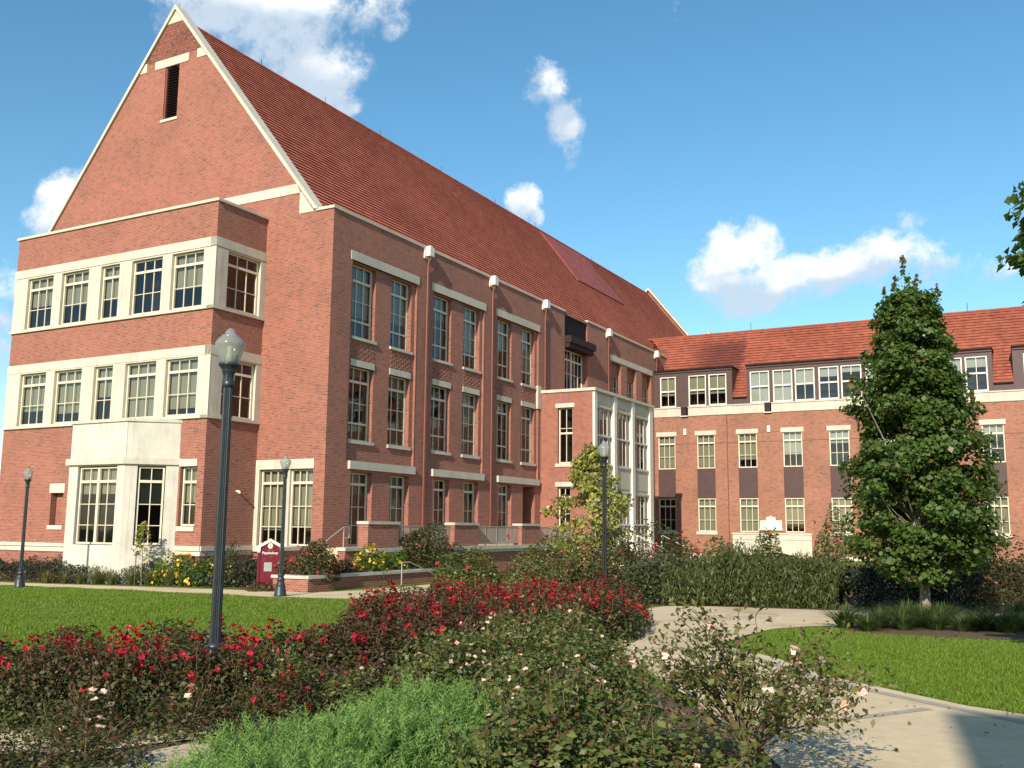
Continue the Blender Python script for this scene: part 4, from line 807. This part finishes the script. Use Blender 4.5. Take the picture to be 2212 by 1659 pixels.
# green with pale blooms
fill([(-1.3, 10.9), (-1.0, 13.2), (.1, 15.2), (.9, 15.8), (1.05, 13.6), (1.0, 11.5), (.95, 9.5), (1.2, 8.2), (1.2, 7.2), (.15, 7.4), (.25, 8.8), (.0, 10.2)], .78, 15, RP + RPf, 'rose_bush', 'green rose bush with scattered pale pink blooms in the near part of the bed', 'pale pink roses of the near bed', (.88, 1.05), (.82, 1.05))
fill([(-2.9, 11.1), (-2.3, 12.4), (-1.5, 12.6), (-1.4, 11.2), (-2.2, 10.6)], .75, 19, RP[:2] + RS[:1], 'rose_bush', 'half-bare green rose bush between the lamp and the juniper', 'thin rose bushes by the juniper', (.7, .85), (.6, .8))
LOWR = [rose_mesh(41, r=.7, h=.5, n=2300, red=.35, fl=3, flm='pink_petal', size=.05, shoots=10)]
for x, y in ((-4.3, 11.2), (-3.65, 11.35), (-3.1, 11.6), (-5.1, 11.1)): shrub('rose_bush', 'rose bush', RR[int(-x * 7) % 3], x, y, 'red rose bush massed round the foot of the big lamp post', 'red roses round the big lamp post', x * 5, (.85, .85, 1.02))
for x, y, lb in ((-4.7, 8.9, 'low bronze-leaved rose in the near corner of the bed, below the lamp'), (-3.75, 8.9, 'small leafy rose between the pavement and the juniper'), (-4.25, 10.3, 'low green rose sprawling over the pavement edge under the red roses'), (-3.3, 10.5, 'sprawling green rose with one white bloom beside the juniper')):
    shrub('rose_bush', 'rose bush', LOWR[0], x, y, lb, None, x * 3, (.9, .9, .72 if y < 10 else .8))
# straggly rose in front of the path
def straggly(seed):
    g = np.random.default_rng(seed); segs = []; P = []; Nn = []; F = []
    for k in range(46):
        a = g.uniform(0, 6.28); e = g.uniform(.75, 1.5); L = g.uniform(.7, 1.42); p = np.array([0, 0, .15]) + g.normal(size=3) * .04; d = np.array([math.cos(a) * math.cos(e), math.sin(a) * math.cos(e), math.sin(e)]); pts = [tuple(p)]
        for j in range(7):
            d = d + g.normal(size=3) * .13 + np.array([math.cos(a) * .06, math.sin(a) * .06, -.03 * j / 2]); d /= np.linalg.norm(d); p = p + d * L / 7; pts.append(tuple(p))
            if j > 2:
                for q_ in range(11 if k % 3 else 24): P.append(p + g.normal(size=3) * .085); Nn.append(g.normal(size=3) * .7 + np.array([0, 0, .8]))
                if g.random() < .75:
                    t2 = d + g.normal(size=3) * .8; t2 /= np.linalg.norm(t2); segs.append(([tuple(p), tuple(p + t2 * .2)], [.004, .002]))
                    for q_ in range(7): P.append(p + t2 * g.uniform(.08, .26) + g.normal(size=3) * .04); Nn.append(g.normal(size=3) + np.array([0, 0, .5]))
        segs.append((pts, list(np.linspace(.012, .003, 8)))); F.append(p)
    segs.append(([(0, 0, -.1), (.02, .03, .12), (0, 0, .3)], [.035, .03, .022])); segs.append(([(.05, 0, -.1), (-.08, .03, .3), (-.2, 0, .55)], [.028, .022, .015]))
    P = np.array(P); lm = leaves_mesh('rose_leaves', P, np.array(Nn), .055, 'straggly_leaf', (g.random(len(P)) < .12) * .7, .55, seed)
    fP, fN = [], []
    for c in F[::3]:
        for j in range(10): b_ = g.normal(size=3); fP.append(c + b_ * .02); fN.append(b_ + np.array([0, 0, 1]))
    fm = leaves_mesh('rose_petals', np.array(fP), np.array(fN), .055, 'pink_petal', g.random(len(fP)) * .4, 1.0, seed, .4)
    return lm, fm, tubes_mesh('rose_canes', segs, 'twig')
shrub('rose_bush', 'rose bush', straggly(5), 2.02, 8.55, 'sparse straggly rose bush with bare woody canes in front of the path', None, .5, (1, 1, 1.0))

# junipers: feathery sprays of scale leaves
def juniper_mesh(seed, r, h, n=620):
    g = np.random.default_rng(seed); co = []; tint = []; ns = 0; segs = []
    for k in range(n):
        a = g.uniform(0, 6.28); q_ = math.sqrt(g.random()); base = np.array([math.cos(a) * r * q_, math.sin(a) * r * q_, h * (1 - q_ ** 2.2) * g.uniform(.45, 1.0) + .03])
        out = np.array([math.cos(a), math.sin(a), 0]) * (.1 + .45 * q_); d = out + np.array([-.05, .05, 1.0]) + g.normal(size=3) * .2; d /= np.linalg.norm(d); L = g.uniform(.20, .42); side = np.cross(d, g.normal(size=3)); side /= np.linalg.norm(side); s2 = np.cross(d, side)
        m_ = 30
        for j in range(m_):
            t_ = j / m_; p = base + d * L * t_ + np.array([0, 0, -.03]) * t_ ** 2; sg_ = 1 if j % 2 else -1; vec = d * .75 + (side if j % 4 < 2 else s2) * sg_ * .75; vec /= np.linalg.norm(vec); l = L * .24 * (1 - t_ * .75) + .010; wv = np.cross(vec, g.normal(size=3)); wv /= np.linalg.norm(wv); wv *= .0042 + .0025 * (1 - t_)
            co += [p - wv, p + wv, p + vec * l + wv * .3, p + vec * l - wv * .3]; tint.append(.95 * t_ ** 1.3 * g.uniform(.6, 1)); ns += 1  # bases darker than tips, painting in the shade between sprays
    return quads('juniper_sprays', np.array(co), ns, 'juniper', np.array(tint))
J = [juniper_mesh(1, .95, .46, 620), juniper_mesh(2, .9, .46, 600)]
for i, (x, y, s_, lb) in enumerate(((-.75, 9.45, .95, 'feathery bright green juniper, the farther one beside the pale roses'), (-1.75, 8.35, .95, 'spreading bright green juniper nearest the left pavement'), (-.95, 8.2, 1.0, 'bright green juniper at the bottom middle, in front of the others'), (-2.15, 7.3, .8, 'low bright green juniper fringe at the lower edge beside the pavement'), (-1.55, 7.1, .95, 'dense juniper tips nearest the viewer at the bottom edge'))):
    o = empty('juniper', (x, y, G(x, y)), i * 1.3, label=lb, cat='juniper'); o.scale = (s_, s_, (.95, .78, .9, .6, .8)[i]); link('foliage', J[i % 2], o)

# hedge and planting along the left of the hall (dense mass nobody could count)
def mass(name, m_, fn, n, size, seed, label, cat, tintp=.1, kind='stuff', aspect=.6, up_=.6, upright=False):
    g = np.random.default_rng(seed); P = np.array([fn(g) for _ in range(n)]); Nn = g.normal(size=(n, 3)) * .6 + np.array([0, -.35, up_])
    me = leaves_mesh(name, P, Nn, size, m_, (g.random(n) < tintp) * g.random(n), aspect, seed, upright=upright); o = link(name, me); return tag(o, label, cat, None, kind)
def hedge_fn(line, wd, h, lump=.25, seed=0):
    q = random.Random(seed); ph = [(q.uniform(.4, 2.2), q.uniform(0, 6.28), q.uniform(-1, 1)) for _ in range(7)]
    L = [(Vector((*a, 0)), Vector((*b, 0))) for a, b in zip(line[:-1], line[1:])]; tot = [(b - a).length for a, b in L]
    def f(g):
        k = g.choice(len(L), p=np.array(tot) / sum(tot)); a, b = L[k]; t_ = g.random(); c = a + (b - a) * t_; d = (b - a).normalized(); nrm = Vector((-d.y, d.x, 0)); th = g.uniform(0, math.pi); rr = 1 - .45 * g.random() ** 1.8
        s_ = c.x * .8 + c.y * .6; hh = h * (1 + lump * sum(math.sin(s_ * f_ + p_) for f_, p_, _ in ph) / 3)
        x = c + nrm * (math.cos(th) * wd / 2 * rr); ex = 1 + .3 * (math.sin(s_ * 9 + x.y * 7) > .55) * g.random() * math.sin(th) + .12 * math.sin(s_ * 5.3 + 2) * math.sin(th); return (x.x, x.y, G(x.x, x.y) + .03 + math.sin(th) ** .8 * hh * rr * ex)
    return f
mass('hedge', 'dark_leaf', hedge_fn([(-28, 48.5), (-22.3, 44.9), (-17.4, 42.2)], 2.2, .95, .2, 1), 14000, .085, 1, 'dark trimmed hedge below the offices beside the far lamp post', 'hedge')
mass('hedge', 'hedge_leaf', hedge_fn([(-19, 43), (-14.5, 41.1), (-11.0, 40.0)], 2.0, .95, .3, 2), 20000, .12, 2, 'olive green hedge under the stone bay window', 'hedge', .2, aspect=.25, up_=.3, upright=True)
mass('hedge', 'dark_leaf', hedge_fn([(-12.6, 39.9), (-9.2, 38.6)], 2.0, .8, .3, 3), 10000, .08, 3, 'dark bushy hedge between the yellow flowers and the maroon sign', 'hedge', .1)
def strap_clump(seed, r=.5, h=.6, n=150, m_='strap'):
    g = np.random.default_rng(seed); co = []; c = 0
    for k in range(n):
        a = g.uniform(0, 6.28); q_ = g.random() ** .6; b0 = np.array([math.cos(a), math.sin(a), 0]) * .12 * q_; l = h * g.uniform(.6, 1.1); o_ = np.array([math.cos(a), math.sin(a), 0]) * r * q_; wv = np.array([-math.sin(a), math.cos(a), 0]) * .011
        pts_ = [b0 + o_ * t_ ** 1.7 + np.array([0, 0, l * (t_ - .35 * t_ ** 3 * q_)]) for t_ in (0, .4, .75, 1)]
        for j in range(3): w0, w1 = wv * (1 - j * .28), wv * (1 - (j + 1) * .28); co += [pts_[j] - w0, pts_[j] + w0, pts_[j + 1] + w1, pts_[j + 1] - w1]; c += 1
    return quads('strap_leaves', np.array(co), c, m_, None)
SC_ = [strap_clump(1), strap_clump(2)]; SG_ = [strap_clump(3, .62, .5, 260, 'turf_strap'), strap_clump(4, .62, .5, 240, 'turf_strap')]
def clump(name, x, y, s_, lab, grp=None, k=0, cat='grass clump'):
    o = link(name, (SG_ if name == 'lily_turf' else SC_)[k % 2], None, (x, y, G(x, y)), x * 7, (s_, s_, s_)); return tag(o, lab, cat, grp)
g_ = random.Random(8)
for x, y in [(-19.5, 41.9), (-18.6, 41.6), (-17.8, 41.2), (-17.0, 40.9), (-16.2, 40.5), (-15.3, 40.2), (-14.5, 39.9), (-13.6, 39.7), (-12.9, 39.3), (-16.6, 41.3), (-14.9, 40.8)]:
    clump('ornamental_grass', x, y, g_.uniform(.9, 1.4), 'tufted olive ornamental grass in front of the hedge along the narrow walk', 'ornamental grasses along the left hedge', g_.randint(0, 1))
def flowering(name, x, y, r, h, nl, leafm, nf, petalm, label, cat, seed, fs=.06, size=.09, red=.1, canes=True, loc_z=None):
    P, u, g = dome_pts(nl, r, seed, h, .6, .3); Nn = u * .5 + np.array([0, 0, .5]) + g.normal(size=(nl, 3)) * .6
    lm = leaves_mesh('leaves', P, Nn, size, leafm, (g.random(nl) < red) * g.random(nl), .6, seed)
    fm = None
    if nf:
        Q, u2_, g2 = dome_pts(nf, r * 1.03, seed, h * 1.03, .05, .3, .3); ks = 7; Pp = np.repeat(Q, ks, 0) + g2.normal(size=(nf * ks, 3)) * fs * .4; fm = leaves_mesh('blossoms', Pp, np.repeat(u2_, ks, 0) + g2.normal(size=(nf * ks, 3)) * .5, fs, petalm, g2.random(nf * ks) * .3, .9, seed)
    segs = [([(0, 0, -.05), (math.cos(a) * r * .3, math.sin(a) * r * .3, h * .4), (math.cos(a) * r * .65, math.sin(a) * r * .65, h * .8)], [.02, .014, .007]) for a in np.linspace(0, 6.2, 7)]
    e_ = empty(name, (x, y, G(x, y) if loc_z is None else loc_z), 0, label=label, cat=cat)
    link('leaves', lm, e_)
    if fm: link('blossoms', fm, e_)
    if canes: link('canes', tubes_mesh('canes', segs, 'twig'), e_)
    return e_
flowering('yellow_shrub', -13.5, 40.4, 1.0, 1.25, 3600, 'lantana_leaf', 45, 'yellow_petal', 'tall shrub with clear yellow flowers in front of the stone bay', 'shrub', 51, .10)
flowering('yellow_shrub', -12.2, 39.4, .85, .85, 2800, 'lantana_leaf', 22, 'yellow_petal', 'bright leafy shrub with orange-yellow flowers behind the big lamp post', 'shrub', 52, .09)
flowering('green_shrub', -10.9, 39.1, .9, .8, 2200, 'hedge_bright', 14, 'yellow_petal', 'light green shrub with a few yellow blooms left of the maroon sign', 'shrub', 53, .08)
flowering('purple_shrub', -8.75, 35.85, .75, .36, 1300, 'rose_leaf', 0, None, 'low purplish ground shrub at the foot of the maroon sign', 'shrub', 54, size=.07, red=.8)
def pw(a, b): v = l2w(a, b); return v.x, v.y
x, y = pw(3.1, -4.1); flowering('rose_bush', x, y, .95, 1.2, 8000, 'rose_leaf', 34, 'red_petal', 'dark-leaved red rose bush filling the near end of the brick planter', 'rose bush', 55, .07, .08, .35, loc_z=.2)
x, y = pw(2.2, -4.6); flowering('rose_bush', x, y, .55, 1.0, 1300, 'rose_leaf', 12, 'red_petal', 'small red rose overlapping the maroon sign', 'rose bush', 62, .07, .08, .35, loc_z=.1)
x, y = pw(3.1, -2.2); flowering('dark_shrub', x, y, .7, .75, 1800, 'dark_leaf', 6, 'red_petal', 'dark shrub in the planter between the roses and yellow flowers', 'shrub', 56, .06, .08, .2, loc_z=.2)
x, y = pw(3.0, -.9); flowering('lantana', x, y, .8, 1.1, 2200, 'lantana_leaf', 46, 'yellow_petal', 'yellow lantana in the middle of the brick planter', 'shrub', 57, .09, .09, loc_z=.2)
x, y = pw(3.0, .7); flowering('lantana', x, y, .75, .9, 1900, 'lantana_leaf', 16, 'yellow_petal', 'bright green lantana with fewer flowers beneath the tall rose', 'shrub', 58, .09, .09, loc_z=.2)
x, y = pw(3.0, 3.0); flowering('rose_bush', x, y, 1.1, 2.25, 11000, 'rose_leaf', 8, 'red_petal', 'tall rose bush rising above the planter and hiding the terrace railing', 'rose bush', 59, .09, .09, .15, loc_z=.15)
x, y = pw(3.1, 5.4); flowering('dark_shrub', x, y, 1.0, 1.2, 2600, 'dark_leaf', 0, None, 'dark shrub at the far end of the planter below the cream ledge', 'shrub', 60, .08, .09, loc_z=.1)
# mid-ground shrubs between the roses and the building
for i, (x, y, r, h, lm_, nf, lb) in enumerate((
    (-1.2, 31.0, 1.3, 1.45, 'rose_leaf_b', 8, 'leafy green rose bush right of the planter rail'), (.9, 30.6, 1.4, 1.65, 'rose_leaf_b', 10, 'green rose bush left of the black lamp post'),
    (3.0, 31.4, 1.5, 1.7, 'rose_leaf', 10, 'dark green rose bush just behind the black lamp post'), (5.2, 31.2, 1.6, 2.0, 'rose_leaf', 26, 'rounded red rose bush right of the black lamp, before the pilasters'),
    (-1.9, 33.4, .8, .6, 'dark_leaf', 8, 'low dark shrub in front of the planter wall end'))):
    flowering('rose_bush', x, y, r, h, 8500, lm_, nf, 'red_petal', lb, 'rose bush', 70 + i, .08, .085, .3)
mass('hedge', 'hedge_bright', hedge_fn([(4.6, 29.3), (7.2, 28.6), (9.2, 27.6)], 2.6, 1.02, .32, 5), 34000, .15, 5, 'loose light green hedge behind the concrete circle', 'hedge', .18, aspect=.2, up_=.25, upright=True)
mass('hedge', 'hedge_leaf', hedge_fn([(3.4, 29.6), (5.4, 29.4)], 2.4, 1.1, .2, 6), 9000, .085, 6, 'olive hedge between the black lamp and the light green hedge', 'hedge', .25)
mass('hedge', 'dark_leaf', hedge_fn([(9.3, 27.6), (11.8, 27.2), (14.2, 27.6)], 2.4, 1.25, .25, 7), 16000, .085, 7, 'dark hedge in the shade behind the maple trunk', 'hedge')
for i, (x, y, r, h, lb) in enumerate(((12.9, 25.7, 1.5, 1.6, 'bronze-leaved rose bush right of the maple'), (15.4, 26.2, 1.5, 1.75, 'bronze rose bush at the far right edge'))):
    flowering('rose_bush', x, y, r, h, 4600, 'rose_leaf', 9, 'red_petal', lb, 'rose bush', 90 + i, .08, .085, .5)
for i, (x, y, r, h, lb) in enumerate(((10.4, 40, .7, 2.3, 'tall red-tipped rose before the arched portal'), (13.6, 42, .8, 2.9, 'upright rose in front of the right side of the portal'), (16.9, 44, .9, 3.6, 'tall columnar shrub right of the portal'), (7.6, 37, 1.1, 1.7, 'dusty rose shrub beside the low stone block'))):
    flowering('rose_bush', x, y, r, h, 2200, 'rose_leaf_b', 9, 'red_petal', lb, 'shrub', 95 + i, .1, .12, .3)
for i, (x, y) in enumerate([(7.4, 20.7), (7.9, 21.4), (8.5, 21.6), (8.9, 20.9), (9.4, 21.9), (9.9, 21.3), (10.3, 22.0), (9.0, 22.6), (10.7, 20.9), (10.1, 20.3), (7.5, 21.2), (8.2, 20.9), (8.8, 21.5), (9.3, 20.6), (9.8, 22.5), (10.9, 21.7), (8.1, 21.9), (7.2, 21.5), (11.3, 21.3), (9.9, 20.8)]):
    clump('lily_turf', x, y, .8 + .35 * (i * 7 % 5) / 4, 'arching green grass tuft at the foot of the maple', 'grass tufts round the maple', i)
for i, (x, y, lb) in enumerate(((11.6, 20.6, 'dark spreading shrub right of the maple trunk'), (12.9, 21.2, 'low shrub at the right edge of the tree bed'))): flowering('dark_shrub', x, y, .9, .65, 2400, 'dark_leaf', 0, None, lb, 'shrub', 110 + i, size=.07)
for i, (x, y) in enumerate([(11.4, 22.2), (12.2, 22.5), (12.9, 22.3)]): clump('lily_turf', x, y, 1.3, 'tall grass tuft beside the right-hand walk', 'tall tufts beyond the maple', i)

# ------------------------------------------------------------------ trees
def tree(name, x, y, H, z0, prof, leaf_m, nleaf, size, seed, label, trunk_r=.12, nb=190, clr=.34, clean=1.2, tint=.05, spikes=(), lean=(0, 0), dens=None, barkm='bark', zbase=None, up_ang=(.5, 1.1), hidden_trunk=False):
    """prof(t)-> crown radius at height fraction t (0..1 of crown)"""
    g = np.random.default_rng(seed); zb = G(x, y) if zbase is None else zbase; e_ = empty(name, (x, y, zb), 0, label=label, cat='tree')
    segs = []; n_ = 12; top = H * .95
    tp = [(lean[0] * (k / n_) ** 1.5 + .03 * math.sin(k * 1.7) * (k > 0), lean[1] * (k / n_) ** 1.5 + .03 * math.cos(k * 2.1) * (k > 0), top * k / n_ - (.1 if k == 0 else 0)) for k in range(n_ + 1)]
    segs.append((tp, [trunk_r * (1.25 if k == 0 else 1) * (1 - .93 * (k / n_)) + .006 for k in range(n_ + 1)]))
    C = []
    for b in range(nb):
        t_ = (b + g.random()) / nb; t_ = t_ ** .85; z = clean + (H - clean) * t_; rr = prof(t_); a = g.uniform(0, 6.28); q_ = g.uniform(.2, 1.0) ** .6; rr *= q_ * g.uniform(.84, 1.1)
        p = np.array([math.cos(a) * rr + lean[0] * (z / H) ** 1.5, math.sin(a) * rr + lean[1] * (z / H) ** 1.5, z]); zs = max(clean * .85, z - rr * g.uniform(*up_ang)); k = min(int(zs / top * n_), n_ - 1)
        s0 = np.array(tp[k]); s0 = s0 + (np.array(tp[k + 1]) - s0) * (zs / top * n_ - k); mid = (s0 + p) / 2 + np.array([0, 0, -.06 * rr]); segs.append(([tuple(s0), tuple(mid), tuple(p)], [.009 + .016 * rr * trunk_r / .12, .007 + .006 * rr, .004])); C.append((p, clr * g.uniform(.6, 1.15) * (1 - .4 * t_), t_))
    per = nleaf // nb; P = []; Nn = []; T = []
    for p, cr, t_ in C:
        k = int(per * g.uniform(.5, 1.5) * (cr / clr) ** 1.3) + 3; d = g.normal(size=(k, 3)); d /= np.linalg.norm(d, axis=1, keepdims=True); rr_ = cr * g.random(k)[:, None] ** .45; q = p + d * rr_ * np.array([1, 1, .62]); P.append(q)
        o_ = q - np.array([lean[0] * .5, lean[1] * .5, 0]); o_[:, 2] = 0; o_ /= np.linalg.norm(o_, axis=1, keepdims=True) + .01
        Nn.append(o_ * .65 + np.array([0, 0, .75]) + g.normal(size=(k, 3)) * .45); T.append((g.random(k) < tint) * g.random(k))
    for sx_, sy_, sz_, L in spikes:
        for j in range(int(70 * L)):
            f = g.random(); P.append(np.array([[sx_, sy_, sz_ + L * f]]) + g.normal(size=(1, 3)) * .12 * (1.05 - f)); Nn.append(g.normal(size=(1, 3)) + np.array([[0, 0, .5]])); T.append(np.array([min(1, max(0, f * 1.5 - .6)) * g.random()]))
        segs.append(([(sx_ * .5, sy_ * .5, sz_ - .9), (sx_, sy_, sz_ + L)], [.02, .004]))
    P = np.vstack(P); me = leaves_mesh('crown', P, np.vstack(Nn), size, leaf_m, np.concatenate(T), .85, seed, .3)
    link('crown', me, e_); link('trunk', tubes_mesh('trunk', segs[:1], barkm, 10), e_); link('limbs', tubes_mesh('limbs', segs[1:], barkm, 5), e_); return e_
mp = lambda t: 1.82 * min(1, (t / .2) ** .45 if t < .2 else 1) * (1 - max(0, t - .15) / .88) ** .5 * (1 + .06 * math.sin(t * 21)) if t < .985 else .12
tree('maple_tree', 9.62, 23.2, 7.75, 0, mp, 'maple_leaf', 84000, .108, 4, 'dense dark green maple in the mulch bed in front of the wing', .12, 520, .48, .95, .03, [(-.32, 0, 7.25, .95), (-.05, .1, 7.55, 1.2), (.22, 0, 7.35, .9), (.66, -.1, 6.9, 1.1), (-.55, .1, 7.0, .95), (-1.55, -.3, 5.0, .7), (1.25, -.3, 4.6, .8), (1.75, 0, 2.7, 1.0)])
yp = lambda t: 2.0 * math.sin(math.pi * min(1, .15 + t * .85)) ** .8 * (1 - .4 * t) * (1 + .15 * math.sin(t * 14 + 1))
tree('young_tree', 3.2, 38.5, 5.35, 0, yp, 'young_maple_leaf', 11500, .13, 9, 'small yellowing tree with visible pale branches in front of the entrance block', .085, 140, .55, .9, .2, [(-.3, 0, 4.9, .7)], up_ang=(.9, 1.6))
sp_ = lambda t: .42 * (1 - abs(t - .35) * 1.1)
v = Vector((-14.9, 40.2, 0)); tree('sapling', v.x, v.y, 2.5, 0, sp_, 'young_maple_leaf', 420, .10, 13, 'thin sapling tied to a stake in front of the stone bay window', .025, 24, .2, 1.0, .15)
sk = MB(); sk.tube([(0, 0, 0), (0, 0, 1.3)], .02, 6); o = sk.build('stake', 'twig', None, loc=(v.x - .22, v.y - .1, G(v.x, v.y))); tag(o, 'short wooden stake supporting the thin sapling', 'stake')
# tree just outside the frame on the right, one bough reaching in and shading the lawn
tp_ = lambda t: 1.6 * math.sin(math.pi * min(1, t * .9 + .12)) ** .6
tree('overhanging_tree', 7.75, 11.3, 7.9, 0, tp_, 'maple_leaf', 12000, .12, 17, 'leafy bough reaching in from the right edge against the sky', .13, 130, .42, 4.3, .06)
# distant trees behind the left end of the hall
for i, (a, b, r, h, lb) in enumerate(((-34, 22, 6, 9, 'distant dark tree behind the left edge of the offices'), (-45, 30, 7, 11, 'farther dark tree left of the hall'))):
    v = l2w(a, b); tree('distant_tree', v.x, v.y, h, 0, lambda t, r=r: r * math.sin(math.pi * min(1, t * .85 + .15)) ** .5, 'far_leaf', 9000, .42, 60 + i, lb, .3, 90, 1.6, 1.5, 0)

# ------------------------------------------------------------------ grass blades on the nearer lawns
def blades(name, poly, n, h, seed, label):
    g = np.random.default_rng(seed); xs = [p[0] for p in poly]; ys = [p[1] for p in poly]; out = []
    while len(out) < n:
        X = g.uniform(min(xs), max(xs), 20000); Y = g.uniform(min(ys), max(ys), 20000)
        out += [(x, y) for x, y in zip(X, Y) if inpoly(x, y, poly)]
    P = np.array(out[:n]); z = G(P[:, 0], P[:, 1]); B = np.stack([P[:, 0], P[:, 1], z], 1); a = g.uniform(0, 6.28, n); patch = .75 + .35 * np.sin(P[:, 0] * 1.3 + np.sin(P[:, 1] * .9)) * np.sin(P[:, 1] * 1.1)
    hh = h * g.uniform(.5, 1.2, n) * patch; wv = np.stack([np.cos(a), np.sin(a), 0 * a], 1) * (.004 + .0003 * P[:, 1:2]); ln = g.normal(size=(n, 3)) * hh[:, None] * .45; ln[:, 2] = 0; T = B + ln; T[:, 2] += hh
    co = np.stack([B - wv, B + wv, T + wv * .2, T - wv * .2], 1).reshape(-1, 3); return tag(link(name, quads(name, co, n, 'grassblade', np.where(g.random(n) < .05 + .22 * (np.sin(P[:, 0] * .9 + 1.3 * np.sin(P[:, 1] * .7)) > .55), g.uniform(.3, .9, n), 0))), label, 'grass', None, 'stuff')
blades('grass', [(4.05, 18.45), (4.8, 19.9), (5.6, 21.2), (6.5, 21.7), (7.0, 21.2), (7.2, 20.2), (8.2, 19.5), (9.5, 19.0), (13, 18.5), (13, 11), (5.9, 11.3), (5.5, 11.95), (5.2, 12.7), (4.7, 14.2), (4.45, 16.4)], 110000, .06, 1, 'bright mown grass between the curved path and the maple bed')
blades('grass', [(-13, 13.5), (-8, 13.2), (-3.4, 13.9), (-3.4, 22.4), (-1.5, 25.6), (-4.6, 30.9), (-7.5, 32.1), (-10.3, 33.9), (-13.2, 35.7), (-17.1, 38.2), (-22, 40.8), (-22, 38)], 150000, .075, 2, 'mown lawn between the red roses and the narrow walk')

g = np.random.default_rng(77); n_ = 420; X = np.concatenate([g.uniform(2.0, 6.5, 260), g.uniform(7.0, 12.0, 160)]); Y = np.concatenate([g.uniform(8.5, 24, 260), g.uniform(18.8, 22, 160)]); P = np.stack([X, Y, G(X, Y) + .03], 1); Nn = g.normal(size=(n_, 3)) * .25 + np.array([0, 0, 1])
tag(link('leaf_litter', leaves_mesh('leaf_litter', P, Nn, .05, 'strap', g.random(n_), .6, 3)), 'scattered dry leaves on the path and mulch', 'fallen leaves', None, 'stuff')

# ------------------------------------------------------------------ brick block behind the viewer whose shadow lies on the path
P0 = Vector((5.2, 11.5, 0)); tq = 27.0; P0 = Vector((4.95, 11.5, 0)); c0 = P0 + S * (tq / math.hypot(S.x, S.y)); zt = c0.z + G(5.2, 11.5)
bh = empty('brick_block', (c0.x, c0.y, 0), -yaw * .0 - R(12), label='brick building behind the viewer whose shadow falls on the path', cat='building')
hs_ = []
for k in range(7):
    for z in (2, 6, 10): hs_.append((1.5 + k * 3.6, 3.4 + k * 3.6, z, z + 2.4, .2))
FBK = Fr((0, 0), (1, 0), (0, 1))
s = MB(); wall(s, FBK, 0, 26, -.5, zt, hs_); s.box(0.01, 26, -12, -.25, -.5, zt - .01); s.build('wall', 'brick_c', bh); part(FBK, 'cornice', 'stone', bh, (0, 26.0, zt - .35, zt, -.06, .02))
for i, (x, y, r, h) in enumerate(((-16, -14, 4.5, 9), (-26, -8, 5, 10), (-8, -24, 5, 11))):
    tree('shade_tree', x, y, h, 0, lambda t, r=r: r * math.sin(math.pi * min(1, t * .85 + .15)) ** .5, 'far_leaf', 5000, .45, 80 + i, ('broad tree behind the viewer, mirrored in the office panes', 'large tree far behind the viewer to one side', 'tall tree behind the viewer by the brick block')[i], .25, 70, 1.4, 2, 0)
